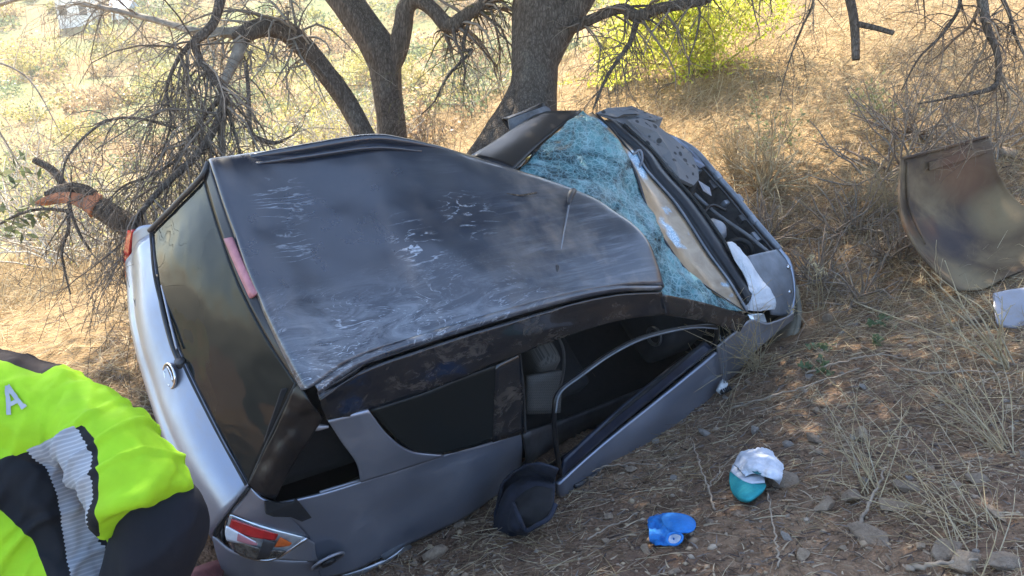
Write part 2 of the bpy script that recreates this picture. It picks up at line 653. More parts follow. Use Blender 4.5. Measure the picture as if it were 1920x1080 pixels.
def stone_mat(name, a, b):
    m = NT(name)
    v = m.coord((1, 1, 1))
    n_ = m.noise(v, 2.5, 8, 0.7)
    n2_ = m.noise(v, 11, 6, 0.7)
    c = m.ramp(n_, [(0.3, a), (0.7, b)])
    c = m.mix(m.ramp(n2_, [(0.5, 0.0), (0.75, 0.7)]), c, (.17, .105, .07))
    m.p(Base_Color=c, Roughness=0.9, Specular_IOR_Level=0.2)
    m.bump(n2_, 0.6, 0.08)
    return m.m


SM = [stone_mat('grey_brown_stone', (.21, .16, .115), (.40, .315, .235)), stone_mat('tan_stone', (.28, .205, .14), (.50, .39, .28)), stone_mat('pale_grey_stone', (.24, .215, .19), (.42, .385, .34))]
RM = []
for s_ in range(6):
    me = rock_mesh(40 + s_, 0.5 + 0.1 * (s_ % 3))
    RM.append(me)
ROCKN = 0


def rock(x, y, size, mi, ri, label, asp=(1, 1, 1), sink=0.35, rz=None):
    me = RM[ri].copy()
    o = link('stone', me, SM[mi], smooth=False)
    o.scale = (size * asp[0], size * asp[1], size * asp[2])
    o.rotation_euler = (random.uniform(-.25, .25), random.uniform(-.25, .25), random.uniform(0, 6.28) if rz is None else rz)
    o.location = (x, y, H1(x, y) + size * asp[2] * 0.5 * (1 - sink) - size * .05)
    tag(o, label, 'stone', 'stones scattered on the slope')
    return o


def gpx(ax, ay, az):
    return ax, ay


# ------------------------------------------------------------------ trees
m = NT('oak_bark')
v = m.coord((48, 48, 11))
vb = m.n('TexVoronoi', feature='DISTANCE_TO_EDGE', i_Vector=v, i_Scale=1.1, i_Randomness=1.0)
nb = m.noise(m.coord((26, 26, 5)), 1.6, 8, 0.7, 0.4)
nl = m.noise(m.coord(), 2.2, 5, 0.6)
c = m.ramp(nb, [(0.25, (.06, .047, .038)), (0.5, (.145, .115, .09)), (0.75, (.27, .22, .18))])
c = m.mix(m.ramp(nl, [(0.55, 0.0), (0.7, 0.45)]), c, (.26, .235, .19))
crack = m.ramp(vb.outputs['Distance'], [(0.0, 0.55), (0.2, 1.0)])
c = m.mix(1.0, c, crack, 'MULTIPLY')
m.p(Base_Color=c, Roughness=0.92, Specular_IOR_Level=0.15)
hb = m.math('ADD', m.math('MULTIPLY', nb, 0.7), m.math('MINIMUM', vb.outputs['Distance'], 0.3))
m.bump(hb, 0.9, 0.02)
M_BARK = m.m
M_BARKGREY = simple('grey_dead_bark', (.24, .205, .165), 0.9, var=0.45, vs=14, bump=0.6)
M_TORN = simple('torn_red_wood', (.42, .17, .085), 0.85, var=0.55, vs=9, bump=0.9)


def limb_vf(pts, rad, n=10, sides=28, rough=0.10, seed=1, cap=True):
    P = cr(pts, n)
    R = cr(np.array(rad, float)[:, None], n)[:, 0]
    a = np.arange(sides) * 2 * math.pi / sides
    s = np.concatenate([[0], np.cumsum(np.linalg.norm(np.diff(P, axis=0), axis=1))])
    S, Aa = np.meshgrid(s, a, indexing='ij')
    rr = R[:, None] + 0 * Aa
    d = rough * fbm(np.cos(Aa) * 2.2 + seed, np.sin(Aa) * 2.2, S * 2.0 / (rr.mean() * 6 + .2), oct=3, seed=seed)
    d += rough * 0.6 * fbm(np.cos(Aa) * 7 + seed, np.sin(Aa) * 7, S * 3.0, oct=2, seed=seed + 5)
    return tube(P, R, sides, cap, disp=d)


def limb(name, pts, rad, parent, mat=None, **kw):
    V, F = limb_vf(pts, rad, **kw)
    return link(name, quads_mesh(name, V, F), mat or M_BARK, parent)


def poly(pts, rad, k=14):
    """resample a control polyline to k points for sprouting"""
    P = cr(pts, 8); R = cr(np.array(rad, float)[:, None], 8)[:, 0]
    i = np.linspace(0, len(P) - 1, k).round().astype(int)
    return P[i][None], R[i][None]


def twigs(name, parent, sources, spec, pal, sides=4, kind='stuff', g=None, zmax=None, leaf=None):
    """sources: list of (P,R); spec: list of levels (n, lmin, lmax, droop, spread, rk)"""
    g = g or rng
    VV, FF, CC, off = [], [], [], 0
    tips = []
    for P, R in sources:
        lev = (P, R)
        for (n, l0, l1, dr, sp, rk) in spec:
            Q = sprout(lev[0], lev[1], n, l0, l1, dr, sp, rk=rk, g=g)
            V, F = tubes_batch(Q[0], Q[1], sides if n < 60 else 3)
            cc = np.repeat(pick(pal, len(Q[0])), V.shape[0] // len(Q[0]), 0)
            VV.append(V); FF.append(F + off); CC.append(cc); off += len(V)
            lev = Q
        tips.append(lev[0])
    o = link(name, mesh_np(name, np.concatenate(VV), np.concatenate(FF), np.concatenate(CC)), M_TWIG, parent)
    o['kind'] = kind
    return o, np.concatenate([t.reshape(-1, 3) for t in tips])


DARK_TWIG = [(.17, .135, .105), (.23, .185, .145), (.28, .225, .175), (.12, .095, .075)]
GREY_TWIG = [(.30, .27, .22), (.38, .34, .28), (.24, .21, .17), (.45, .41, .35)]
LEAF_OAK = [(.055, .075, .03), (.075, .095, .035), (.10, .115, .045), (.05, .06, .03)]


def crown(name, parent, clumps, nclump, per, size, pal, seed):
    g = np.random.default_rng(seed)
    cs = []
    for (c0, rad, share) in clumps:
        n = int(nclump * share)
        d = unit(g.normal(size=(n, 3))) * (g.random((n, 1)) ** 0.33)
        cs.append(np.array(c0) + d * np.array(rad))
    cs = np.concatenate(cs)
    n = len(cs)
    P = np.repeat(cs, per, 0) + g.normal(size=(n * per, 3)) * np.array([.22, .22, .13])
    P = P[P[:, 2] > 2.62 + 0.0 * P[:, 0]]
    V, F = leaves(P, g.uniform(.7, 1.3, len(P)) * size, aspect=0.55, flat=0.4, g=g)
    C_ = np.repeat(pick(pal, len(P), 0.25), 4, 0)
    o = link(name, mesh_np(name, V, F, C_), M_LEAF, parent, smooth=False)
    o['kind'] = 'stuff'
    return o


# the stout oak behind the windscreen
t_big = empty('oak_tree', (0.15, 7.35, H1(0.15, 7.35)), 'stout dark oak trunk standing right behind the windscreen of the wreck', 'tree', 'oaks above the car')
limb('trunk', [(-0.205,6.974,0.273), (-0.023,7.162,0.738), (0.138,7.34,1.046), (0.199,7.537,1.4), (0.214,7.71,1.695), (0.281,7.902,2.037), (0.385,8.329,2.56), (0.45,8.991,3.397), (0.425,10.15,4.931)],
     [.32, .29, .235, .2, .212, .27, .25, .2, .11], t_big, n=16, sides=56, rough=.085, seed=4)
limb('root', [(0.185,7.575,1.44), (0.092,7.421,1.168), (-0.069,7.273,0.935), (-0.272,7.099,0.717), (-0.54,6.945,0.47)], [.15, .19, .19, .17, .13], t_big, n=10, sides=36, rough=.1, seed=6)
limb('limb', [(0.255,7.592,1.483), (0.361,7.667,1.722), (0.498,7.732,1.938), (0.666,7.796,2.174), (0.958,7.931,2.642), (1.369,8.204,3.319)], [.12, .14, .13, .12, .1, .06], t_big, n=10, sides=30, seed=17)
r1p = [(0.347,7.675,1.743), (0.525,7.603,1.83), (0.675,7.525,1.906), (0.91,7.454,1.996), (1.035,7.378,1.943), (1.203,7.349,2.003), (1.423,7.26,2.05), (1.584,7.227,2.101), (1.87,7.26,2.317), (2.295,7.419,2.711)]
r1r = [.05, .047, .045, .042, .052, .045, .042, .04, .036, .03]
limb('limb', r1p, r1r, t_big, n=8, sides=18, seed=8)
r2p = [(1.035,7.372,1.926), (0.971,7.247,1.752), (0.869,7.144,1.628), (0.755,7.028,1.475), (0.651,6.888,1.264)]
r2r = [.03, .022, .017, .013, .007]
limb('limb', r2p, r2r, t_big, n=8, sides=12, seed=9)
r3p = [(0.395,8.786,3.157), (1.269,7.801,3.123), (2.16,7.028,2.81), (2.729,6.396,2.581), (3.045,5.979,2.349), (3.059,5.848,2.158), (3.066,5.724,1.985), (3.121,5.676,1.868), (3.138,5.625,1.74), (3.101,5.584,1.638), (2.888,5.563,1.587), (2.66,5.645,1.522)]
r3r = [.12, .09, .07, .055, .04, .033, .026, .022, .02, .018, .011, .005]
limb('limb', r3p, r3r, t_big, n=8, sides=14, seed=10)
r4p = [(2.284,6.903,2.769), (2.345,6.541,2.407), (2.377,6.322,2.13), (2.407,6.258,1.973), (2.419,6.164,1.74)]
limb('limb', r4p, [.04, .034, .032, .031, .027], t_big, n=8, sides=14, seed=12)
limb('limb', [(2.411,6.26,1.977), (2.529,6.197,1.954), (2.64,6.131,1.924)], [.021, .02, .017], t_big, n=6, sides=12, seed=13)
r5p = [(2.729,6.396,2.581), (2.875,6.139,2.345), (2.993,6.006,2.148), (2.886,5.926,1.95), (2.715,5.859,1.785), (2.623,5.829,1.579)]
r5r = [.03, .02, .014, .010, .007, .004]
r6p = [(2.126,6.889,2.732), (2.131,6.62,2.333), (2.189,6.532,2.118), (2.109,6.497,1.897), (2.04,6.461,1.673), (1.977,6.372,1.454)]
r6r = [.02, .012, .009, .007, .005, .003]
r7p = [(3.15,5.953,2.284), (3.255,5.874,2.09), (3.307,5.808,1.927), (3.412,5.73,1.733)]
limb('limb', r5p, r5r, t_big, n=8, sides=8, seed=14)
limb('limb', r6p, r6r, t_big, n=8, sides=8, seed=15)
limb('limb', r7p, [.018, .013, .01, .006], t_big, n=8, sides=8, seed=16)
g1 = np.random.default_rng(5)
twigs('twigs', t_big, [poly(r1p, r1r), poly(r2p, r2r)], [(26, .2, .8, .9, .8, .3), (130, .12, .45, .7, .9, .6), (260, .08, .25, .5, .9, .6)], DARK_TWIG, g=g1)
twigs('twigs', t_big, [poly(r3p[4:], r3r[4:]), poly(r5p, r5r), poly(r7p, [.018, .013, .01, .006])], [(20, .2, .7, .6, .9, .4), (90, .12, .45, .5, 1, .6), (160, .06, .22, .3, 1, .6)], [(.16, .12, .09), (.24, .17, .12), (.3, .23, .16), (.12, .09, .07)], g=g1)  # warm brown tints put back light into the twig colour
twigs('twigs', t_big, [poly(r6p, r6r)], [(16, .2, .7, .9, .7, .5), (60, .1, .35, .6, .9, .6)], [(.16, .12, .09), (.24, .17, .12), (.3, .23, .16), (.12, .09, .07)], g=g1)  # same tints, back light held in the colour
crown('crown', t_big, [((1.1, 8.0, 4.9), (3.5, 2.8, 1.9), .66), ((.2, 6.5, 5.2), (2.2, 1.5, 1.2), .25), ((2.4, 11.6, 5.0), (2.6, 1.5, 1.0), .09)], 1260, 36, .095, LEAF_OAK, 3)

# the forked oak left of it
t_fork = empty('oak_tree', (-1.12, 8.0, H1(-1.12, 8.0)), 'forked oak trunk splitting into two limbs behind the middle of the roof', 'tree', 'oaks above the car')
limb('trunk', [(-1.09,7.642,0.059), (-1.11,7.83,0.523), (-1.125,7.979,0.894), (-1.165,8.101,1.195), (-1.19,8.189,1.413), (-1.24,8.251,1.566), (-1.35,8.317,1.728), (-1.525,8.41,1.96), (-1.711,8.557,2.19), (-1.999,8.908,2.659), (-2.338,9.593,3.552), (-2.53,10.405,4.762)],
     [.2, .155, .136, .130, .15, .165, .155, .15, .15, .14, .11, .06], t_fork, n=14, sides=44, rough=.09, seed=21)
f1p = [(-1.16,8.176,1.381), (-1.073,8.19,1.549), (-1.012,8.231,1.784), (-0.971,8.249,1.961), (-0.853,8.218,2.019), (-0.717,8.133,1.941), (-0.568,8.026,1.811), (-0.421,8.006,1.895), (-0.261,7.993,1.996), (-0.094,7.99,2.122), (0.19,8.221,2.56), (0.487,8.766,3.375)]
f1r = [.085, .095, .09, .085, .075, .068, .072, .058, .052, .05, .045, .03]
limb('limb', f1p, f1r, t_fork, n=10, sides=26, seed=23)
f2p = [(-0.383,7.997,1.873), (-0.437,7.847,1.635), (-0.354,7.787,1.619), (-0.469,7.691,1.516), (-0.586,7.639,1.385), (-0.68,7.568,1.212), (-0.797,7.525,1.103)]
f2r = [.02, .016, .018, .014, .011, .008, .005]
limb('limb', f2p, f2r, t_fork, n=6, sides=8, seed=24)
g2 = np.random.default_rng(9)
twigs('twigs', t_fork, [poly(f2p, f2r), poly(f1p[5:10], f1r[5:10])], [(26, .25, .8, .8, .8, .3), (130, .12, .5, .6, .9, .6), (260, .08, .25, .4, 1, .6)], DARK_TWIG + [(.16, .14, .06)], g=g2)
# the dark dead limb that hangs down over the tailgate, and its tangle
h1p = [(-2.338,9.593,3.552), (-1.991,7.305,3.229), (-1.756,5.733,2.542), (-1.672,5.174,2.226), (-1.691,5.067,2.094), (-1.728,4.988,2.031), (-1.782,4.97,1.987), (-1.758,4.934,1.898), (-1.668,4.846,1.813), (-1.586,4.758,1.731), (-1.61,4.71,1.611), (-1.703,4.589,1.445), (-1.846,4.483,1.315), (-1.963,4.318,1.174), (-1.98,4.22,1.065), (-2.002,4.129,0.974)]
h1r = [.07, .055, .04, .029, .026, .024, .026, .020, .020, .024, .023, .021, .018, .015, .012, .008]
limb('limb', h1p, h1r, t_fork, n=8, sides=16, seed=25)
h2p = [(-1.722,4.988,2.031), (-1.816,4.938,1.961), (-1.87,4.873,1.882), (-1.924,4.816,1.739), (-1.9,4.749,1.574), (-1.959,4.671,1.381)]
h2r = [.020, .016, .012, .009, .007, .004]
limb('limb', h2p, h2r, t_fork, n=8, sides=10, seed=26)
h3p = [(-1.875,6.156,1.72), (-1.822,5.981,1.555), (-1.783,5.792,1.352), (-1.74,5.761,1.275), (-1.613,5.747,1.241), (-1.479,5.769,1.295)]
h3r = [.016, .014, .017, .017, .013, .006]
limb('limb', h3p, h3r, t_fork, n=8, sides=10, seed=27)
h4p = [(-1.87,4.738,1.546), (-2.056,4.708,1.605), (-2.218,4.704,1.597), (-2.35,4.671,1.516), (-2.453,4.624,1.398), (-2.482,4.572,1.27)]
h4r = [.007, .008, .008, .007, .007, .005]
limb('limb', h4p, h4r, t_fork, n=8, sides=8, seed=28)
h5p = [(-1.586,4.754,1.72), (-1.692,4.771,1.629), (-1.8,4.771,1.495), (-1.89,4.72,1.369), (-2.04,4.686,1.286), (-2.19,4.664,1.23), (-2.31,4.619,1.119)]
h5r = [.014, .012, .011, .009, .008, .006, .004]
limb('limb', h5p, h5r, t_fork, n=8, sides=8, seed=29)
src_ = [poly(h1p[6:], h1r[6:]), poly(h2p, h2r), poly(h5p, h5r)]
twigs('twigs', t_fork, src_, [(44, .25, .8, .8, .75, .40), (260, .15, .5, .7, .9, .55), (420, .05, .25, .4, 1, .6)], DARK_TWIG + [(.15, .12, .09), (.19, .16, .13)], g=g2)
twigs('twigs', t_fork, [poly(h4p, h4r), poly(h3p, h3r)], [(14, .1, .5, .5, .9, .5), (40, .06, .3, .4, 1, .6)], DARK_TWIG, g=g2)
crown('crown', t_fork, [((-2.0, 7.9, 4.9), (3.1, 3.0, 1.9), .6), ((-1.8, 5.7, 5.3), (2.2, 1.5, 1.1), .25), ((-2.9, 4.0, 5.4), (1.5, 1.3, .8), .15)], 950, 36, .095, LEAF_OAK, 4)

# arching pale limb, its own leaning stem
t_arch = empty('leaning_tree', (-1.3, 7.4, H1(-1.3, 7.4)), 'slim stem that arches over to the left and breaks off in splinters', 'tree')
limb('trunk', [(-1.11,7.208,0.586), (-1.249,7.332,0.894), (-1.378,7.429,1.134), (-1.507,7.46,1.344), (-1.652,7.483,1.534), (-1.773,7.444,1.705), (-1.89,7.384,1.823), (-2.012,7.293,1.865), (-2.122,7.176,1.842), (-2.176,7.047,1.789)],
     [.1, .09, .086, .086, .088, .09, .088, .08, .072, .066], t_arch, n=12, sides=32, rough=.11, seed=31)
limb('limb', [(-2.113,7.173,1.834), (-2.226,7.118,1.831), (-2.346,7.069,1.844), (-2.465,7.066,1.836), (-2.846,7.205,1.914), (-3.238,7.343,1.987), (-3.639,7.472,2.041)], [.06, .045, .036, .032, .026, .022, .015], t_arch, mat=M_BARKGREY, n=8, sides=14, seed=32)
limb('limb', [(-2.148,7.173,1.834), (-2.176,7.013,1.706), (-2.211,6.855,1.582), (-2.248,6.699,1.462), (-2.31,6.645,1.328)], [.06, .05, .042, .03, .012], t_arch, mat=M_BARKGREY, n=8, sides=14, seed=33)
gs = np.random.default_rng(77)
for k in range(14):                                    # splinters round the break
    b0 = np.array((-2.165,7.039,1.716)) + gs.normal(size=3) * np.array([.05, .03, .04])
    limb('splinter', [b0, b0 + np.array([gs.normal(0, .07), gs.normal(0, .04), -.06 - .08 * gs.random()]), b0 + np.array([gs.normal(0, .12), gs.normal(0, .06), -.12 - .14 * gs.random()])], [.011, .007, .002], t_arch, mat=M_BARKGREY, n=3, sides=5)
twigs('twigs', t_arch, [poly([(-2.113,7.173,1.834), (-2.226,7.118,1.831), (-2.465,7.066,1.836), (-2.846,7.205,1.914), (-3.238,7.343,1.987), (-3.639,7.472,2.041)], [.05, .04, .032, .026, .022, .015]), poly([(-1.652,7.483,1.534), (-1.773,7.444,1.705), (-1.89,7.384,1.823), (-2.012,7.293,1.865)], [.05, .05, .05, .05])],
      [(26, .3, 1.0, .7, .8, .3), (130, .15, .55, .6, .9, .6), (240, .08, .3, .5, 1, .6)], GREY_TWIG[:3] + DARK_TWIG[:2], g=gs)

# snapped trunk beside the tail light
t_snap = empty('snapped_trunk', (-2.2, 4.95, H1(-2.2, 4.95)), 'snapped dark log with torn red wood sticking out left of the tailgate', 'log')
limb('trunk', [(-2.087,4.964,0.637), (-2.29,4.991,0.838), (-2.398,4.993,0.923), (-2.502,5.002,0.998), (-2.574,5.016,1.034), (-2.632,5.033,1.076)], [.075, .070, .068, .066, .062, .045], t_snap, n=10, sides=30, rough=.14, seed=41)
limb('torn_wood', [(-2.514,4.978,1.019), (-2.596,4.985,1.063), (-2.709,4.99,1.075), (-2.799,4.985,1.063), (-2.883,4.978,1.045)], [.05, .046, .036, .024, .008], t_snap, mat=M_TORN, n=10, sides=26, rough=1.1, seed=42)
limb('bark_flap', [(-2.522,4.994,1.087), (-2.607,4.999,1.126), (-2.71,4.997,1.12), (-2.82,4.987,1.096)], [.034, .036, .03, .012], t_snap, n=8, sides=12, rough=.35, seed=43)
s1p = [(-2.717,5.043,1.1), (-2.769,5.079,1.191), (-2.834,5.099,1.239), (-2.912,5.114,1.275)]
limb('stub', s1p, [.026, .024, .022, .02], t_snap, n=6, sides=12, seed=44)
s2p = [(-2.678,4.978,1.072), (-2.633,4.896,1.003), (-2.557,4.801,0.901), (-2.5,4.767,0.819)]
s3p = [(-2.652,4.902,1.018), (-2.652,4.86,0.915), (-2.69,4.812,0.796), (-2.671,4.764,0.678), (-2.639,4.714,0.554)]
s4p = [(-2.662,4.902,1.018), (-2.805,4.905,1.027), (-2.932,4.896,1.003), (-3.06,4.872,0.944)]
gsn = np.random.default_rng(15)
for pp in (s2p, s3p, s4p):
    limb('sprig', pp, [.012, .010, .009, .007, .005][:len(pp)], t_snap, n=6, sides=8)
tw, tips = twigs('twigs', t_snap, [poly(s2p, [.012, .010, .009, .007]), poly(s3p, [.012, .010, .009, .007, .005]), poly(s4p, [.012, .01, .009, .007])], [(6, .12, .4, .3, .9, .6), (10, .08, .2, .2, 1, .6)], DARK_TWIG + [(.2, .13, .07)], g=gsn)
lp_ = np.array([(-2.869,4.914,1.048), (-2.901,4.896,1.003), (-2.948,4.92,1.062), (-2.996,4.898,1.009), (-3.028,4.858,0.909), (-2.971,4.878,0.959), (-2.885,4.872,0.944), (-2.837,4.89,0.988), (-3.044,4.914,1.048), (-2.917,4.848,0.885), (-2.996,4.848,0.885), (-2.789,4.896,1.003), (-3.022,4.979,1.21), (-2.964,5.015,1.299), (-2.901,4.979,1.21), (-2.939,4.961,1.166)])
lp_ = np.concatenate([lp_ + gsn.normal(size=lp_.shape) * .03 for _ in range(3)])
for q in lp_:
    V, F = leaves(q[None], .085, aspect=.36, g=gsn)
    link('leaf', mesh_np('leaf', V, F, np.repeat(pick([(.16, .19, .09), (.24, .25, .13), (.11, .13, .06)], 1), 4, 0)), M_LEAF, t_snap, smooth=False)


# ------------------------------------------------------------------ shrubs and plants
def shrub(name, label, cat, x, y, rx, ry, rz, n, size, pal, stem_pal, seed, group=None, stems=12, aspect=.4, up=.5, mat=None):
    g = np.random.default_rng(seed)
    z0 = H1(x, y)
    o = empty(name, (x, y, z0), label, cat, group)
    base = np.array([x, y, z0 - .03])
    k = 6
    d = unit(np.stack([g.normal(size=stems) * rx, g.normal(size=stems) * ry, np.abs(g.normal(size=stems)) * rz + up * rz], 1))
    Lh = g.uniform(.6, 1.05, stems) * max(rz, rx) * 1.15
    p = np.repeat(base[None], stems, 0) + g.normal(size=(stems, 3)) * np.array([rx, ry, 0]) * .12
    pts = [p.copy()]
    for s in range(k - 1):
        d = unit(d + .22 * g.normal(size=(stems, 3)))
        p = p + d * (Lh / (k - 1))[:, None]
        pts.append(p.copy())
    Q = np.stack(pts, 1); R = np.linspace(.013, .004, k)[None] * np.ones((stems, 1)) * (0.6 + rz * .5)
    Q2, R2 = sprout(Q, R, stems * 5, .12 * rz, .5 * rz, 0.0, .8, g=g, rk=.7, tmin=.3)
    V1, F1 = tubes_batch(Q, R, 4); V2, F2 = tubes_batch(Q2, R2, 3)
    V, F = merge([(V1, F1), (V2, F2)])
    link('stems', mesh_np('stems', V, F, pick(stem_pal, len(V), .02)), M_TWIG, o)
    if n:
        src = np.concatenate([Q2.reshape(-1, 3), Q[:, 3:].reshape(-1, 3)])
        c = src[g.integers(0, len(src), n)] + g.normal(size=(n, 3)) * np.array([rx, ry, rz]) * .10
        c[:, 2] = np.maximum(c[:, 2], z0 + .02)
        V, F = leaves(c, g.uniform(.6, 1.3, n) * size, aspect=aspect, g=g)
        f = link('foliage', mesh_np('foliage', V, F, np.repeat(pick(pal, n, .25), 4, 0)), mat or M_LEAF, o, smooth=False)
    return o


YEL2 = [(.60, .64, .08), (.70, .70, .14), (.48, .56, .06), (.76, .70, .2)]
M_LEAFG = tinted('backlit_leaf_blades', 0.5, 0.6, 0.2)
YEL = [(.42, .46, .06), (.52, .54, .09), (.34, .40, .05), (.60, .56, .12)]
OLIVE = [(.20, .25, .13), (.26, .30, .17), (.15, .19, .10), (.32, .34, .2)]
GOLD = [(.46, .42, .12), (.54, .46, .16), (.36, .34, .10), (.62, .52, .22)]
BROWN = [(.42, .30, .16), (.34, .23, .13), (.5, .38, .22), (.28, .19, .12)]
shrub('green_bush', 'bright yellow green bush on the slope right of the stout oak', 'bush', 2.35, 11.2, 1.0, .8, 1.45, 11000, .07, YEL2, STRAW_PAL + YEL, 5, stems=34, mat=M_LEAFG)
shrub('green_bush', 'smaller yellow green bush showing between the stout oak and the bright bush', 'bush', 1.35, 12.2, .5, .5, .9, 1500, .07, YEL + GOLD, DARK_TWIG, 6, stems=14)
shrub('green_bush', 'low yellow green weed at the foot of the stout oak seen past its left edge', 'bush', -.75, 9.4, .35, .3, .35, 500, .05, YEL + GOLD, DARK_TWIG, 61, stems=9)
shrub('weed', 'green leggy weed rising from straw above the front of the car', 'weed', 2.35, 7.9, .22, .2, .62, 260, .045, [(.20, .23, .10), (.27, .29, .13)], STRAW_PAL, 7, stems=8, group='weeds on the slope')
shrub('weed', 'green weed beside the brush pile uphill of the torn bonnet', 'weed', 3.55, 8.1, .3, .25, .5, 260, .05, [(.22, .25, .11), (.3, .31, .14)], STRAW_PAL, 8, stems=8, group='weeds on the slope')
shrub('dry_clump', 'upright tuft of straw coloured dry weed behind the engine bay', 'dry plant', 2.25, 7.4, .3, .25, .5, 500, .05, STRAW_PAL, STRAW_PAL, 9, stems=46, aspect=.12)
for i_, (bx_, by_, sz, lb) in enumerate([(3.3, 7.2, .75, 'leafless grey brush pile uphill of the torn bonnet'), (2.35, 6.1, .42, 'low tangle of grey dead brush beside the front bumper'), (2.75, 6.6, .5, 'dead brush tangle between the engine bay and the torn bonnet'), (4.0, 7.0, .6, 'leafless dead bush behind the top edge of the torn bonnet'), (2.55, 5.75, .38, 'flat grey brush tangle just uphill of the thistle'), (2.9, 6.1, .45, 'flat grey brush tangle left of the torn bonnet'), (2.1, 6.7, .42, 'dead brush against the front crossmember'), (3.7, 7.8, .7, 'spiky leafless brush highest up the slope')]):
    shrub('dead_brush', lb, 'dead bush', bx_, by_, sz, sz * .8, sz * .75, 0, .05, BROWN, GREY_TWIG[:1] + [(.26, .2, .15), (.2, .15, .12), (.34, .27, .2)], 100 + i_, group='dead brush on the slope', stems=34, up=.15)
# little green rosettes on the earth
for i_, (px_, py_, lb) in enumerate([(2.05, 5.1, 'small green seedling in front of the front bumper'), (2.35, 4.95, 'small green leaf cluster left of the thick dry stalks'), (1.95, 4.75, 'pale green seedling low beside the front wheel'), (2.5, 5.2, 'green seedling just downhill of the torn bonnet')]):
    shrub('seedling', lb, 'seedling', px_, py_, .14, .14, .06, 34, .055, [(.14, .20, .10), (.2, .26, .14)], STRAW_PAL, 140 + i_, group='seedlings on the earth', stems=5, aspect=.6, up=.2)

# shrubs of the far hillside
gf = np.random.default_rng(31)
KINDS = [('olive_bush', 'grey green rounded bush on the far hillside', OLIVE), ('gold_bush', 'yellow green bush on the far hillside', GOLD), ('brown_bush', 'dry brown bush on the far hillside', BROWN)]
spots = []
while len(spots) < 46:
    y_ = gf.uniform(12, 62); x_ = gf.uniform(-.60 * y_, .03 * y_ - .5)
    if all(math.hypot(x_ - a, y_ - b) > 1.6 for a, b in spots):
        spots.append((x_, y_))
for i_, (x_, y_) in enumerate(spots):
    kd = KINDS[int(gf.integers(0, 3))]
    wh = ('near the left edge' if x_ / y_ < -.44 else 'behind the hanging tangle' if x_ / y_ < -.28 else 'left of the forked trunk' if x_ / y_ < -.15 else 'between the two oak trunks') + (', close by' if y_ < 28 else ', halfway up' if y_ < 45 else ', farthest off')
    s_ = gf.uniform(.6, 1.2) * (0.55 + y_ / 36)
    shrub(kd[0], kd[1] + ' ' + wh, 'bush', x_, y_, s_ * 1.2, s_ * 1.1, s_, 900, .045 + .0028 * y_, kd[2], GREY_TWIG, 300 + i_, group=kd[0].replace('_', ' ') + 'es of the far hillside', stems=12, aspect=.5)
# bare pale shrubs in the middle distance
for i_, (x_, y_, s_, lb) in enumerate([(-5.6, 10.2, 1.5, 'bare pale shrub at the left edge behind the snapped log'), (-4.3, 12.5, 1.9, 'bare pale shrub behind the hanging tangle'), (-7.8, 13.5, 2.2, 'tall bare pale shrub in the top left corner'), (-2.6, 13.0, 1.5, 'bare pale shrub seen under the arching stem')]):
    shrub('bare_shrub', lb, 'shrub', x_, y_, s_, s_ * .8, s_ * 1.0, 420, .05, GOLD + OLIVE, [(.5, .46, .38), (.42, .38, .31), (.58, .54, .46)], 500 + i_, group='bare shrubs in the middle distance', stems=26)
for i_ in range(26):
    y_ = gf.uniform(9.5, 26); x_ = gf.uniform(-.60, -.13) * y_
    s_ = gf.uniform(.7, 1.25)
    wh = 'at the left edge' if x_ / y_ < -.45 else ('behind the hanging tangle' if x_ / y_ < -.3 else 'seen between the trunks')
    shrub('straw_shrub', 'tall thin straw coloured shrub ' + wh, 'shrub', x_, y_, s_ * .9, s_ * .8, s_, 900, .05, GOLD[:2] + STRAW_PAL[:2] + [(.5, .5, .2), (.3, .33, .16)], [(.5, .46, .38), (.42, .38, .31), (.58, .54, .46), (.35, .3, .22)], 700 + i_, group='straw shrubs in the middle distance', stems=22, aspect=.35)
t_bare = empty('bare_tree', (-6.6, 10.6, H1(-6.6, 10.6)), 'pale leafless tree crown filling the top left corner', 'tree')
gb = np.random.default_rng(88)
bp0 = np.array([(-7.6, 11.0, H1(-7.6, 11.0)), (-7.4, 10.8, .6), (-7.0, 10.5, 2.0), (-6.8, 10.3, 3.6)])
limb('trunk', bp0, [.10, .085, .07, .05], t_bare, mat=M_BARKGREY, n=8, sides=14, seed=51)
for k in range(9):
    s0 = bp0[1] * (1 - k / 9) + bp0[3] * (k / 9)
    e_ = s0 + np.array([gb.uniform(.8, 3.6), gb.uniform(-1.6, .6), gb.uniform(-.5, .8)])
    md = (s0 + e_) / 2 + np.array([0, 0, gb.uniform(.0, .5)])
    lp2 = [s0, md, e_, e_ + np.array([gb.uniform(.1, .7), gb.uniform(-.4, .2), gb.uniform(-.8, -.1)])]
    lr2 = [.030, .020, .012, .005]
    limb('limb', lp2, lr2, t_bare, mat=M_BARKGREY, n=8, sides=8, seed=60 + k)
    twigs('twigs', t_bare, [poly(lp2, lr2)], [(12, .3, 1.0, .4, .8, .5), (45, .15, .5, .4, .9, .6), (60, .08, .25, .3, 1, .6)], [(.52, .47, .39), (.44, .39, .32), (.6, .55, .46), (.34, .29, .23)], g=gb)
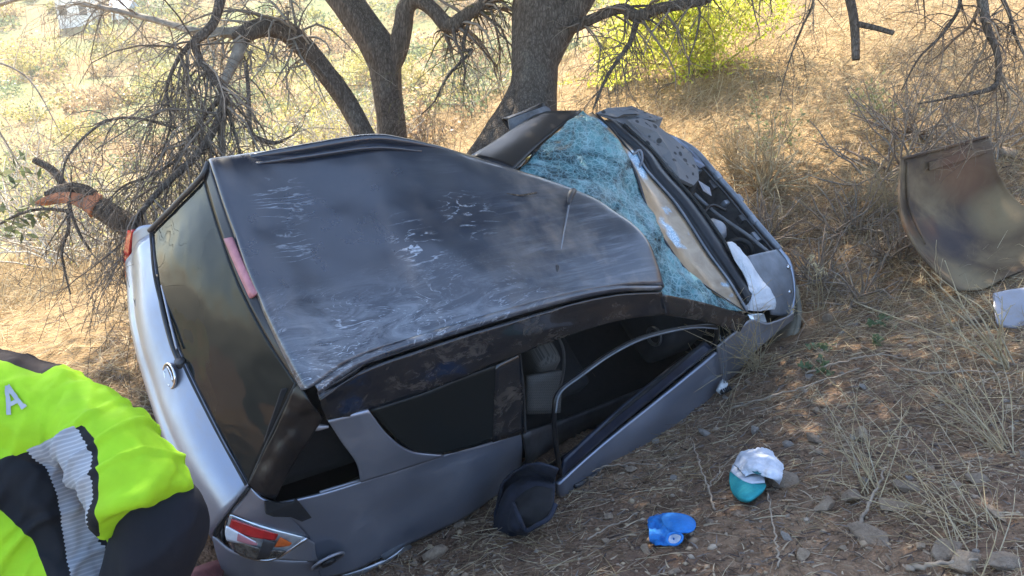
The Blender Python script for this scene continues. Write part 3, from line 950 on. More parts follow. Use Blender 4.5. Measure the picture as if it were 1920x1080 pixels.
# unbroken scrub further off
nfs = 700
ys = gf.uniform(20, 110, nfs); xs = gf.uniform(-1.0, .12, nfs) * ys
zs = H(xs, ys)
per = 130
cc_ = np.repeat(np.stack([xs, ys, zs], 1), per, 0)
sc_ = np.repeat(gf.uniform(.35, .9, nfs) * (.5 + ys / 60), per)[:, None]
pp_ = unit(gf.normal(size=cc_.shape)) * gf.random((len(cc_), 1)) ** .4 * sc_ * np.array([1.1, 1.1, .8]) + cc_ + np.array([0, 0, .3]) * sc_
V, F = leaves(pp_, (.08 + .003 * cc_[:, 1]), aspect=.6, g=gf)
pal_i = gf.integers(0, 3, nfs)
base_c = np.array([OLIVE[0], GOLD[2], BROWN[0]])[pal_i]
C_ = np.repeat(np.clip(np.repeat(base_c, per, 0) * gf.uniform(.6, 1.35, (len(cc_), 1)), 0, 1), 4, 0)
o = link('scrub', mesh_np('scrub', V, F, C_), M_LEAF, smooth=False)
tag(o, 'mixed dry scrub merging into one mass on the far hillside', 'scrub', kind='stuff')

# small white house with a pale blue roof glimpsed far off between the branches
hx, hy = -34.5, 71.5
hz = H1(hx, hy)
house = empty('house', (hx, hy, hz), 'small white house with pale blue roof far off between branches', 'house')
M_WHITE = simple('white_wall', (.78, .77, .73), .8, var=.06)
M_BLUEROOF = simple('pale_blue_sheet_roof', (.36, .47, .62), .5, var=.1)
M_PANE = simple('dark_window_pane', (.03, .035, .04), .15, var=.1)
link('wall', boxes([((hx, hy, hz + .9), (2.6, 2.4, 2.4))]), M_WHITE, house, smooth=False)
link('wall', boxes([((hx + 3.2, hy + .6, hz + .5), (1.4, 1.6, 1.6))]), M_WHITE, house, smooth=False)
bm = bmesh.new()
for (cx, cy, w_, d_, zb, hgt) in [(hx, hy, 2.9, 2.8, hz + 2.1, .5), (hx + 3.2, hy + .6, 1.8, 2.0, hz + 1.3, .6)]:
    vs = [bm.verts.new(p) for p in [(cx - w_ / 2, cy - d_ / 2, zb), (cx + w_ / 2, cy - d_ / 2, zb), (cx + w_ / 2, cy + d_ / 2, zb), (cx - w_ / 2, cy + d_ / 2, zb), (cx - w_ / 2, cy, zb + hgt), (cx + w_ / 2, cy, zb + hgt)]]
    for f in [(0, 1, 5, 4), (2, 3, 4, 5), (0, 4, 3), (1, 2, 5), (3, 2, 1, 0)]:
        bm.faces.new([vs[i] for i in f])
me = bpy.data.meshes.new('roof'); bm.to_mesh(me); bm.free()
link('roof', me, M_BLUEROOF, house, smooth=False)
for dx in (-.8, .8):
    link('window', boxes([((hx + dx, hy - 1.21, hz + 1.2), (.6, .06, .7))]), M_PANE, house, smooth=False)


# ------------------------------------------------------------------ car materials
def paint(name, col, metal, rough, dust=0.35, dust_col=(.30, .25, .20), scale=3.0):
    m = NT(name)
    v = m.coord()
    n1_ = m.noise(v, scale, 8, 0.65)
    n2_ = m.noise(m.coord((3, 3, 9)), 7, 6, 0.7, 0.4)
    d = m.math('MULTIPLY', m.ramp(n1_, [(0.42, 0.0), (0.75, 1.0)]), m.ramp(n2_, [(0.35, 0.25), (0.7, 1.0)]))
    d = m.math('MULTIPLY', d, dust)
    c = m.mix(d, col, dust_col)
    m.p(Base_Color=c, Roughness=m.math('ADD', m.math('MULTIPLY', d, 0.6), rough), Metallic=m.math('SUBTRACT', metal, m.math('MULTIPLY', d, metal)), Coat_Weight=0.35, Coat_Roughness=0.12)
    m.bump(n1_, 0.05, 0.02)
    return m.m


M_SILVER = paint('silver_paint', (.27, .295, .36), .7, .30, .55)
M_SILVERB = paint('silver_paint_dusty', (.30, .30, .33), .6, .42, .7)
M_BLACKP = simple('black_plastic', (.008, .008, .0095), .34, var=.3)
M_BLACKD = simple('dusty_black_trim', (.035, .034, .036), .5, var=.5, vs=16)
M_RUBBER = simple('rubber', (.018, .018, .018), .75, var=.3)
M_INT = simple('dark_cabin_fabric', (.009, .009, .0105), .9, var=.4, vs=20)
M_CHROME = simple('chrome', (.62, .63, .65), .16, 1.0, var=.06)
M_ALLOY = simple('alloy_wheel', (.42, .43, .45), .35, .8, var=.1)
M_REDLENS = simple('red_lens', (.42, .018, .02), .18, var=.25, vs=30, Coat_Weight=.5)
M_REDDUST = simple('dusty_red_strip', (.42, .17, .19), .45, var=.18, vs=24)
M_ORANGE = simple('orange_lens', (.62, .13, .03), .2, var=.25, vs=30)
M_CLEAR = simple('clear_lamp_lens', (.62, .68, .72), .12, .55, var=.25, vs=22, Coat_Weight=.6)
M_NAVYTRIM = simple('navy_trim', (.016, .022, .040), .4, var=.4, vs=12)
M_GREYPL = simple('grey_blotched_plastic', (.13, .13, .135), .7, var=.55, vs=9, bump=.3)
M_GREYMET = simple('grey_inner_metal', (.20, .215, .24), .45, .4, var=.3, vs=7)
M_BAYDARK = simple('engine_bay_dark', (.028, .026, .024), .75, var=.6, vs=12, bump=.4)
M_TANPL = simple('dirty_bumper_plastic', (.20, .175, .13), .7, var=.4, vs=9)

m = NT('tinted_glass')
m.p(Base_Color=(.012, .014, .014), Roughness=m.ramp(m.noise(m.coord(), 9, 6), [(0.4, .015), (0.8, .07)]), Specular_IOR_Level=.19)
M_GLASS = m.m

# roof: black paint under dust, wiped and scraped while the car rolled
m = NT('scraped_dusty_roof')
v = m.coord()
fl = m.noise(v, 1.6, 4, 0.5)
dustn = m.noise(v, 2.2, 9, 0.62, 0.5)
big = m.ramp(dustn, [(0.30, .22), (0.55, .5), (0.78, .95)])
# scrape lines: contour lines of stretched, distorted noise, kept to patches
def scrapes(scale, rot, freq, lo, hi, dist):
    f_ = m.noise(m.coord(scale, rot), 1.0, 5, .55, dist)
    s_ = m.math('SINE', m.math('MULTIPLY', f_, freq))
    fine = m.ramp(m.noise(m.coord(tuple(9 * q for q in scale), rot), 1.0, 4, .7), [(0.38, 0.0), (0.62, 1.0)])
    return m.math('MULTIPLY', m.ramp(s_, [(lo, 0.0), (hi, 1.0)]), fine)


def patch_mask(scale, rot, a, b):
    return m.ramp(m.noise(m.coord((1, 1, 1), rot), scale, 3, .5), [(a, 0.0), (b, 1.0)])


sx = m.n('SeparateXYZ', i_Vector=v)
lane = m.n('MapRange', i_Value=m.math('ADD', sx.outputs['Y'], m.math('MULTIPLY', fl, .25)))
lane.inputs[1].default_value = .10; lane.inputs[2].default_value = -.25
lane2 = m.n('MapRange', i_Value=m.math('ADD', sx.outputs['X'], m.math('MULTIPLY', fl, .6)))
lane2.inputs[1].default_value = 2.3; lane2.inputs[2].default_value = 1.4
lane_f = m.math('MULTIPLY', lane.outputs[0], lane2.outputs[0])
def spot(cx, cy, r, rot=0.0, asp=1.0):
    """soft patch on the roof round a point of it"""
    dx_ = m.math('SUBTRACT', sx.outputs['X'], cx); dy_ = m.math('SUBTRACT', sx.outputs['Y'], cy)
    d_ = m.math('SQRT', m.math('ADD', m.math('MULTIPLY', dx_, dx_), m.math('MULTIPLY', m.math('MULTIPLY', dy_, dy_), asp)))
    mr = m.n('MapRange', i_Value=m.math('ADD', d_, m.math('MULTIPLY', m.math('SUBTRACT', fl, .5), r * .8)))
    mr.inputs[1].default_value = r; mr.inputs[2].default_value = r * .45
    return mr.outputs[0]


swirls = m.math('MULTIPLY', scrapes((2.2, 6.5, 3), (0, 0, .25), 80, .72, .97, 1.3), m.math('MULTIPLY', lane_f, patch_mask(4.0, (.3, 0, 1), .36, .56)))
smudge = m.math('MULTIPLY', m.ramp(m.noise(m.coord((3, 11, 4), (0, 0, .3)), 1.0, 8, .7, 1.2), [(0.44, 0.0), (0.66, 1.0)]), lane_f)
front = m.n('MapRange', i_Value=sx.outputs['X'])
front.inputs[1].default_value = 1.3; front.inputs[2].default_value = 2.0
arcs = m.math('MULTIPLY', scrapes((1.6, 8, 3), (0, 0, 1.35), 55, .70, .97, .5), m.math('MAXIMUM', spot(1.18, .0, .17, asp=.6), m.math('MULTIPLY', spot(.62, .35, .18), .6)))
arcs2 = m.math('MULTIPLY', scrapes((2.0, 9, 3), (0, 0, 2.0), 55, .78, .98, .6), m.math('MAXIMUM', spot(1.55, .12, .22), m.math('MULTIPLY', spot(.58, .1, .14), .7)))
comb = m.math('MULTIPLY', m.ramp(m.noise(m.coord((2.2, 26, 5), (0, 0, .75)), 1.0, 7, .72, .5), [(0.48, 0.0), (0.7, 1.0)]), m.math('MULTIPLY', front.outputs[0], patch_mask(1.9, (.2, .9, .1), .36, .6)))
scr = m.math('MAXIMUM', m.math('MAXIMUM', swirls, m.math('MULTIPLY', smudge, .38)), m.math('MAXIMUM', m.math('MAXIMUM', arcs, m.math('MULTIPLY', arcs2, .8)), m.math('MULTIPLY', comb, .30)))
c = m.mix(m.math('MULTIPLY', big, .15), (.006, .012, .026), (.20, .20, .21))
tan = m.math('MULTIPLY', m.ramp(m.noise(m.coord((1, 1, 1), (.3, .1, 2)), 2.4, 7, .62), [(0.50, 0.0), (0.72, .62)]), m.math('ADD', m.math('MULTIPLY', front.outputs[0], .8), .12))
c = m.mix(tan, c, (.30, .235, .18))
c = m.mix(m.math('MULTIPLY', scr, .75), c, (.50, .55, .62))
ro = m.math('ADD', m.math('MULTIPLY', big, .28), .17)
ro = m.math('ADD', ro, m.math('MULTIPLY', m.math('MAXIMUM', scr, tan), .3))
m.p(Base_Color=c, Roughness=ro, Coat_Weight=.6, Coat_Roughness=.16, Specular_IOR_Level=.7)
m.bump(m.math('ADD', scr, m.math('MULTIPLY', dustn, .3)), .08, .01)
M_ROOF = m.m

m = NT('mud_smeared_black')
v = m.coord()
n1_ = m.noise(m.coord((6, 6, 12), (0, .3, .2)), 1.2, 9, .72, 1.5)
f = m.math('MULTIPLY', m.ramp(n1_, [(0.46, 0.0), (0.72, .8), (0.85, .4)]), m.ramp(m.noise(v, 3.5, 6, .6), [(0.40, .08), (0.68, .75)]))
m.p(Base_Color=m.mix(f, (.008, .010, .014), (.22, .17, .125)), Roughness=m.math('ADD', m.math('MULTIPLY', f, .45), .22), Coat_Weight=.4)
M_RAIL = m.m

# crazed windscreen
m = NT('crazed_windscreen')
v = m.coord()
vn = m.n('Mix', data_type='VECTOR')
wob = m.n('TexNoise', i_Vector=v, i_Scale=14.0, i_Detail=3.0)
vn.inputs[0].default_value = .03
m.set(vn.inputs[4], v); m.set(vn.inputs[5], wob.outputs['Color'])
vq = vn.outputs[1]
vv = m.n('TexVoronoi', feature='DISTANCE_TO_EDGE', i_Vector=vq, i_Scale=24.0)
vw = m.n('TexVoronoi', feature='DISTANCE_TO_EDGE', i_Vector=m.coord((1, 1, 1), (.4, .2, .7)), i_Scale=41.0)
vc = m.n('TexVoronoi', i_Vector=vq, i_Scale=24.0)
bl = m.noise(v, 2.6, 6, .65, 1.4)
cells = m.ramp(bl, [(0.28, (.008, .05, .06)), (0.42, (.028, .16, .19)), (0.55, (.085, .38, .42)), (0.70, (.28, .66, .70))])
cells = m.mix(.5, cells, m.ramp(vc.outputs['Color'], [(0.1, (.4, .45, .5)), (0.9, (1.4, 1.35, 1.3))]), 'MULTIPLY')
edges = m.math('MAXIMUM', m.ramp(vv.outputs['Distance'], [(0.02, 1.0), (0.09, 0.0)]), m.math('MULTIPLY', m.ramp(vw.outputs['Distance'], [(0.02, 1.0), (0.12, 0.0)]), .6))
crush = m.ramp(m.noise(m.coord((1, 1, 1), (.2, .4, .9)), 4.5, 7, .72, 1.0), [(0.52, 0.0), (0.66, 1.0)])
c = m.mix(m.math('MULTIPLY', edges, m.ramp(bl, [(0.3, .25), (0.6, .85)])), cells, (.50, .80, .84))
c = m.mix(m.math('MULTIPLY', crush, .6), c, (.62, .84, .87))
c = m.mix(m.ramp(m.noise(m.coord((1, 1, 1), (1.1, .3, .2)), 3.6, 4, .5), [(0.62, 0.0), (0.75, .4)]), c, (.34, .36, .28))
hsv = m.n('HueSaturation', i_Saturation=.82, i_Color=c)
c = hsv.outputs[0]
m.p(Base_Color=c, Roughness=.32, Specular_IOR_Level=.6)
m.bump(m.math('ADD', vc.outputs['Distance'], m.math('MULTIPLY', edges, -.5)), .6, .012)
tr = m.n('BsdfTranslucent', i_Color=c)
mx = m.n('MixShader'); mx.inputs[0].default_value = .45
m.t.links.new(m.b.outputs[0], mx.inputs[1]); m.t.links.new(tr.outputs[0], mx.inputs[2])
tp = m.n('BsdfTransparent')
m2 = m.n('MixShader')
m.set(m2.inputs[0], m.math('MULTIPLY', m.ramp(bl, [(0.34, .75), (0.54, .08)]), m.math('SUBTRACT', 1.0, m.math('MULTIPLY', edges, .8))))
m.t.links.new(mx.outputs[0], m2.inputs[1]); m.t.links.new(tp.outputs[0], m2.inputs[2])
m.t.links.new(m2.outputs[0], m.out.inputs['Surface'])
M_CRAZED = m.m
m = NT('ground_reflection_fold')
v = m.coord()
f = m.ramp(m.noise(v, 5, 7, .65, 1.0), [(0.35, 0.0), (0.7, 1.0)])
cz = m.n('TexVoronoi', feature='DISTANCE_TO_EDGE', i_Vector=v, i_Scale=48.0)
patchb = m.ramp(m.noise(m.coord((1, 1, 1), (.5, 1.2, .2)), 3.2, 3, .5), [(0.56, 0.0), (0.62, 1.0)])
c = m.mix(f, (.22, .15, .085), (.40, .30, .19))  # tan painted in for the sunlit ground mirrored in this glass
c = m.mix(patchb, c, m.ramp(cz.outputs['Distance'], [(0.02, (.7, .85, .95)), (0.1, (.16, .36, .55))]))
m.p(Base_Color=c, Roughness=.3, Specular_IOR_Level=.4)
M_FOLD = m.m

m = NT('seat_mesh_fabric')
bk = m.n('TexBrick', i_Vector=m.coord((1, 1, 1), (1.57, 0, .6)), i_Scale=26.0)
bk.inputs['Color1'].default_value = (.05, .048, .045, 1); bk.inputs['Color2'].default_value = (.035, .034, .032, 1); bk.inputs['Mortar'].default_value = (.085, .08, .072, 1)
bk.inputs['Mortar Size'].default_value = .06
m.p(Base_Color=bk.outputs['Color'], Roughness=.9)
M_SEATM = m.m

# ------------------------------------------------------------------ car
car = bpy.data.objects.new('crashed_car', None)
COL.objects.link(car)
car.matrix_world = CARM
tag(car, 'wrecked silver sport utility car with scraped black roof leaning on its side', 'car')


def nrm_grid(G):
    du = np.gradient(G, axis=0); dv = np.gradient(G, axis=1)
    return unit(np.cross(du, dv))


def panel(name, ctrl, mat, parent=None, su=6, sv=6, th=.006, dent=0.0, dfreq=4.0, seed=1, off=0.0, smooth=True):
    G = surf(ctrl, su, sv)
    n_ = nrm_grid(G)
    if dent:
        d = dent * fbm(G[..., 0] * dfreq, G[..., 1] * dfreq, G[..., 2] * dfreq, oct=4, seed=seed)
        G = G + n_ * d[..., None]
    if off:
        G = G + n_ * off
    me = mesh_np(name, G.reshape(-1, 3), grid_faces(*G.shape[:2]))
    o = link(name, me, mat, parent or car, smooth=smooth, world=False)
    if th:
        so = o.modifiers.new('thick', 'SOLIDIFY'); so.thickness = th; so.offset = 0
    return o


def rod(name, pts, rad, mat, parent=None, n=8, sides=10):
    P = cr(pts, n)
    R = rad if np.isscalar(rad) else cr(np.array(rad, float)[:, None], n)[:, 0]
    V, F = tube(P, R, sides)
    return link(name, quads_mesh(name, V, F), mat, parent or car, world=False)


def flip(ctrl):
    return [list(r)[::-1] for r in ctrl]


ROOF = [
    [(.40, .66, 1.52), (0.385,0.628,1.702), (0.358,0.296,1.694), (0.343,-0.054,1.674), (0.339,-0.325,1.681), (0.353,-0.554,1.662)],
    [(.45, .68, 1.55), (0.422,0.616,1.728), (0.392,0.278,1.726), (0.377,-0.07,1.709), (0.373,-0.339,1.719), (0.397,-0.563,1.697)],
    [(.80, .74, 1.50), (0.767,0.641,1.693), (0.719,0.29,1.688), (0.679,-0.023,1.685), (0.646,-0.277,1.686), (0.652,-0.481,1.663)],
    [(1.3, .74, 1.48), (1.213,0.664,1.68), (1.164,0.264,1.67), (1.132,-0.037,1.682), (1.124,-0.277,1.691), (1.157,-0.47,1.684)],
    [(1.85, .7, 1.33), (1.57,0.627,1.621), (1.615,0.266,1.624), (1.616,-0.019,1.646), (1.658,-0.272,1.673), (1.727,-0.476,1.693)],
    [(2.20, .6, 1.26), (1.86,0.559,1.553), (2.019,0.225,1.593), (2.081,-0.014,1.625), (2.127,-0.267,1.654), (2.145,-0.492,1.654)],
    [(2.35, .5, 1.22), (2.132,0.476,1.475), (2.385,0.19,1.57), (2.501,-0.05,1.622), (2.537,-0.271,1.645), (2.504,-0.537,1.594)],
    [(2.38, .5, 1.16), (2.173,0.476,1.433), (2.444,0.195,1.512), (2.557,-0.046,1.561), (2.592,-0.267,1.583), (2.554,-0.545,1.531)]]
RAIL = [
    [(0.401,-0.619,1.677), (0.419,-0.635,1.613), (0.441,-0.663,1.554)],
    [(0.673,-0.532,1.635), (0.686,-0.597,1.558), (0.699,-0.664,1.472)],
    [(1.171,-0.523,1.653), (1.174,-0.588,1.561), (1.176,-0.641,1.472)],
    [(1.732,-0.524,1.66), (1.734,-0.577,1.577), (1.715,-0.615,1.491)],
    [(2.157,-0.531,1.623), (2.173,-0.575,1.551), (2.166,-0.618,1.485)],
    [(2.507,-0.574,1.576), (2.533,-0.61,1.521), (2.536,-0.662,1.475)]]
roof = panel('roof', ROOF, M_ROOF, su=12, sv=12, th=.012, dent=.022, dfreq=2.1, seed=3)
panel('cant_rail', RAIL, M_RAIL, su=10, sv=8, th=.012, dent=.012, dfreq=6, seed=5)
GRO, SHO = [], []
for k, (a_, b_) in enumerate(zip(ROOF[1:7], RAIL)):
    p0, p1 = np.array(a_[5]), np.array(b_[0])
    dp = (0, .035, .05, .05, .045, .02)[k]
    up_ = np.array([0, -.006, .012])
    e0 = p0 * .36 + p1 * .64
    SHO.append([p0, p0 * .7 + p1 * .3 + up_, p0 * .5 + p1 * .5 + up_ * .8, e0])
    GRO.append([e0, e0 * .7 + p1 * .3 + np.array([0, .012, -dp]), e0 * .3 + p1 * .7 + np.array([0, .012, -dp]), p1])
panel('roof_shoulder', SHO, M_ROOF, roof, su=10, sv=4, th=.008)
panel('roof_groove', GRO[:2], M_RAIL, roof, su=10, sv=3, th=.006)
panel('roof_groove', GRO[1:], M_BLACKP, roof, su=10, sv=3, th=.006)
# far side pressed ridge that shows on the skyline
rod('roof_ridge', [(0.569,0.619,1.719), (0.813,0.631,1.714), (1.201,0.652,1.703), (1.419,0.626,1.672), (1.733,0.584,1.588)], [.012, .022, .024, .02, .008], M_ROOF, roof)
rod('roof_ridge', [(0.571,0.564,1.733), (0.812,0.571,1.728), (1.197,0.583,1.712), (1.489,0.561,1.657)], [.006, .011, .011, .006], M_ROOF, roof)
panel('windscreen_pillar', [[(2.509,-0.579,1.567), (2.525,-0.622,1.52), (2.544,-0.661,1.459)], [(2.98,-0.64,1.372), (2.972,-0.685,1.336), (2.973,-0.718,1.289)], [(3.465,-0.752,1.189), (3.416,-0.785,1.163), (3.357,-0.82,1.147)]], M_RAIL, su=8, sv=4, th=.02, dent=.01, dfreq=7)

# tailgate -------------------------------------------------------------
gate = panel('tailgate', [
    [(0.189,0.674,1.163), (0.123,0.386,1.173), (0.106,0.042,1.15), (0.129,-0.349,1.15), (0.164,-0.694,1.148)],
    [(0.136,0.69,1.083), (0.053,0.312,1.079), (0.038,-0.038,1.059), (0.045,-0.43,1.073), (0.092,-0.731,1.088)],
    [(0.116,0.705,0.979), (0.024,0.303,0.992), (-0.004,-0.064,0.978), (0,-0.451,0.989), (0.049,-0.75,1.007)],
    [(0.107,0.711,0.856), (0.022,0.339,0.886), (-0.015,-0.048,0.869), (-0.02,-0.443,0.887), (0.03,-0.753,0.824)],
    [(.34, .74, .62), (.28, .4, .62), (.22, 0, .62), (.15, -.4, .62), (.09, -.76, .62)]], M_SILVER, su=8, sv=10, th=.02, dent=.006, dfreq=3)
GT = [(0.355,0.586,1.635), (0.322,0.302,1.643), (0.304,0.002,1.64), (0.318,-0.283,1.649), (0.35,-0.509,1.655)]
GM = [(0.276,0.629,1.411), (0.219,0.341,1.42), (0.201,0.02,1.41), (0.219,-0.301,1.407), (0.258,-0.594,1.406)]
GB = [(0.189,0.674,1.163), (0.123,0.386,1.173), (0.106,0.042,1.15), (0.129,-0.349,1.15), (0.165,-0.69,1.15)]
panel('rear_window', [GT, GM, GB], M_GLASS, su=16, sv=16, th=.008, dent=.004, dfreq=7)
panel('rear_window_frame', [ROOF[0][1:], [tuple(np.array(g) * .97 + np.array(r) * .03) for g, r in zip(GT, ROOF[0][1:])]], M_BLACKP, su=4, sv=8, th=.01)
rod('window_seal', [np.array(ROOF[0][1]) + np.array((-.0, .015, -.01)), np.array(GT[0]) + np.array((-.01, .02, 0)), np.array(GM[0]) + np.array((-.012, .015, 0)), np.array(GB[0]) + np.array((-.01, .02, 0))], .013, M_BLACKD)
rod('window_seal', [np.array(g) + np.array((-.012, 0, 0)) for g in GB], .007, M_RUBBER)
rod('window_seal', [GT[4], GM[4], GB[4]], .007, M_RUBBER)
panel('brake_light', [[(0.316,0.232,1.662), (0.344,0.216,1.687)], [(0.314,0.065,1.66), (0.342,0.057,1.69)], [(0.315,-0.085,1.661), (0.343,-0.088,1.695)]], M_REDDUST, su=6, sv=2, th=.02)
# rear wiper
wp = rod('wiper_arm', [(0.093,-0.025,1.131), (0.088,0.081,1.143), (0.101,0.26,1.163), (0.129,0.429,1.173)], [.017, .014, .012, .008], M_BLACKP)
rod('wiper_blade', [(0.089,0.019,1.172), (0.104,0.169,1.185), (0.127,0.356,1.192)], .006, M_SILVER, wp)
rod('wiper_pivot', [(0.093,-0.042,1.13), (0.084,-0.031,1.157)], .024, M_BLACKD, wp)
# round badge: ring, disc and the small crossed bars in it
ec = np.array((0.042,-0.059,1.083))
bd = link('badge', boxes([((0, 0, 0), (.02, .02, .02))]), M_BLACKD, car, world=False)
me_ = bpy.data.meshes.new('badge')
bm = bmesh.new()
bmesh.ops.create_circle(bm, cap_ends=True, radius=.056, segments=32, matrix=Matrix.Translation(ec) @ Matrix.Rotation(math.radians(-78), 4, 'Y'))
bm.to_mesh(me_); bm.free()
bd.data = me_; me_.materials.append(M_BLACKD)
aa = np.linspace(0, 2 * math.pi, 33)
Rb = np.array(Matrix.Rotation(math.radians(-78), 3, 'Y'))
ringp = np.stack([.058 * np.cos(aa), .058 * np.sin(aa), 0 * aa + .004], 1) @ Rb.T + ec
V, F = tube(ringp, .0065, 8, cap=False)
link('badge_ring', quads_mesh('badge_ring', V, F), M_CHROME, bd, world=False)
for sgn in (-1, 1):
    arc = np.stack([sgn * (.012 + .022 * np.cos(np.linspace(-1.2, 1.2, 9))), .042 * np.sin(np.linspace(-1.2, 1.2, 9)), np.full(9, .008)], 1) @ Rb.T + ec
    V, F = tube(arc, .0045, 6)
    link('badge_bar', quads_mesh('badge_bar', V, F), M_CHROME, bd, world=False)
panel('reflector', [[(0.045,-0.596,1.003), (0.065,-0.645,1.032)], [(0.058,-0.665,0.991), (0.081,-0.682,1.024)], [(0.064,-0.72,0.981), (0.091,-0.705,1.025)]], M_ORANGE, su=4, sv=3, th=.012)
panel('reflector_surround', [[(0.039,-0.569,0.957), (0.052,-0.591,0.984)], [(0.043,-0.633,0.941), (0.058,-0.658,0.974)], [(0.052,-0.708,0.922), (0.068,-0.715,0.964)]], M_BLACKD, su=4, sv=3, th=.01)
rod('tailgate_crease', [(0.039,0.433,0.998), (0.023,0.278,1.002), (-0.002,-0.072,0.987), (0.002,-0.456,1), (0.03,-0.672,1.005)], .005, M_BLACKD)
rod('tailgate_seam', [(0.163,-0.704,1.147), (0.101,-0.724,1.07), (0.07,-0.737,0.992), (0.038,-0.757,0.832)], [.006, .009, .012, .014], M_RUBBER)

# far tail lamp
panel('tail_light', [[(0.13,0.758,1.105), (0.119,0.744,0.957), (0.109,0.707,0.789)], [(0.129,0.814,1.024), (0.11,0.789,0.89), (0.108,0.734,0.726)]], M_REDLENS, su=6, sv=6, th=.02)
panel('rear_corner', [[(0.209,0.706,1.193), (0.191,0.683,1.143)], [(0.156,0.749,1.136), (0.14,0.698,1.071)], [(0.126,0.755,1.084), (0.117,0.713,0.963)]], M_SILVER, su=5, sv=5, th=.012)
# near tail lamp
TL = [[(0.08,-0.734,1.001), (0.07,-0.77,0.915), (0.098,-0.844,0.8)],
      [(0.211,-0.842,0.973), (0.185,-0.882,0.909), (0.166,-0.918,0.795)],
      [(0.381,-0.945,0.906), (0.315,-0.944,0.856), (0.254,-0.951,0.798)]]
tl = panel('tail_light', TL, M_CLEAR, su=8, sv=6, th=.015, off=.004)
def subpatch(name, ctrl, u0, u1, v0, v1, mat, parent, off, taper=0.0, shrink=0.0):
    G = surf(ctrl, 16, 16)
    n_ = nrm_grid(G)
    cen = np.array([1.5, 0, .8])
    if ((G - cen) * n_).sum(-1).mean() < 0: n_ = -n_
    G = G + n_ * off
    a, b = G.shape[0] - 1, G.shape[1] - 1
    iu = np.linspace(u0 * a, u1 * a, 14)
    rows = []
    for k, q in enumerate(iu):
        t = k / 13
        w0 = v0 + taper * t; w1 = v1 - (v1 - v0) * shrink * t ** 1.6
        iv = np.linspace(w0 * b, w1 * b, 7)
        i0 = min(int(q), a - 1); fu = q - i0
        r_ = []
        for x in iv:
            j0 = min(int(x), b - 1); fv = x - j0
            r_.append((G[i0, j0] * (1 - fu) + G[i0 + 1, j0] * fu) * (1 - fv) + (G[i0, j0 + 1] * (1 - fu) + G[i0 + 1, j0 + 1] * fu) * fv)
        rows.append(r_)
    rows = np.array(rows)
    o = link(name, mesh_np(name, rows.reshape(-1, 3), grid_faces(*rows.shape[:2])), mat, parent, world=False)
    so = o.modifiers.new('thick', 'SOLIDIFY'); so.thickness = .006; so.offset = 0
    return o


M_LAMPW = simple('sky_glint_lamp_shell', (.75, .80, .85), .10, .2, var=.12, vs=30, Coat_Weight=.8)  # white-blue colour stands in for the sky mirrored in the lamp
M_LAMPD = simple('smoked_lamp_shell', (.16, .145, .125), .12, .5, var=.7, vs=35, Coat_Weight=.8)
subpatch('smoked_lens', TL, .03, .97, .62, .98, M_LAMPD, tl, .012, 0, .3)
subpatch('red_lens', TL, .06, .66, .02, .40, M_REDLENS, tl, .020, .02, .35)
subpatch('sky_glint_lens', TL, .02, .44, .26, .66, M_LAMPW, tl, .028, .16, .55)
subpatch('pink_lens', TL, .20, .46, .34, .52, M_REDDUST, tl, .034, .10, .3)
subpatch('dark_bulb', TL, .52, .68, .30, .86, M_BLACKD, tl, .024, 0, .1)
subpatch('orange_lens', TL, .70, .88, .12, .46, M_ORANGE, tl, .020, .10, .4)
panel('rear_corner', [[(0.38,-0.942,0.907), (0.314,-0.944,0.856), (0.253,-0.953,0.798)], [(0.42,-0.97,0.863), (0.428,-1.002,0.794), (0.445,-1.033,0.736)]], M_SILVERB, su=5, sv=5, th=.012)
rod('lamp_rim', [TL[0][0], TL[0][1], TL[0][2], TL[1][2], TL[2][2], TL[2][0]], .008, M_CHROME, tl, n=6, sides=8)

# side ------------------------------------------------------------------
panel('rear_corner', [[(0.171,-0.697,1.143), (0.141,-0.714,1.082), (0.084,-0.734,1.002)], [(0.201,-0.762,1.129), (0.197,-0.794,1.058), (0.216,-0.837,0.97)], [(0.263,-0.802,1.104), (0.312,-0.858,1.037), (0.397,-0.945,0.897)]], M_SILVER, su=8, sv=8, th=.012, dent=.006, dfreq=9)
SIDE = [
    [(0.257,-0.801,1.112), (0.312,-0.858,1.037), (0.397,-0.945,0.897), (0.431,-1.017,0.755), (0.456,-1.085,0.623)],
    [(0.448,-0.83,1.109), (0.495,-0.887,1.012), (0.541,-0.963,0.879), (0.588,-1.032,0.748), (0.617,-1.111,0.616)],
    [(0.663,-0.843,1.104), (0.702,-0.901,1.002), (0.75,-0.962,0.875), (0.799,-1.033,0.744), (0.843,-1.107,0.618)],
    [(1.071,-0.867,1.124), (1.104,-0.926,1.017), (1.148,-0.981,0.896), (1.195,-1.036,0.763), (1.241,-1.097,0.636)],
    [(1.341,-0.877,1.058), (1.369,-0.924,0.976), (1.411,-0.964,0.861), (1.462,-1.007,0.725), (1.504,-1.055,0.59)],
    [(1.599,-0.884,1.025), (1.626,-0.915,0.948), (1.67,-0.941,0.83), (1.72,-0.969,0.689), (1.77,-1.002,0.534)]]
side = panel('side_panel', SIDE, M_SILVER, su=10, sv=8, th=.012, dent=.010, dfreq=3.2, seed=8)
rod('belt_edge', [np.array(SIDE[k][0]) + np.array((0, .006, .004)) for k in (1, 2)], .007, M_SILVER, side)
rod('belt_edge', [np.array(SIDE[k][0]) + np.array((0, .006, .004)) for k in (3, 4, 5)], .007, M_SILVER, side)
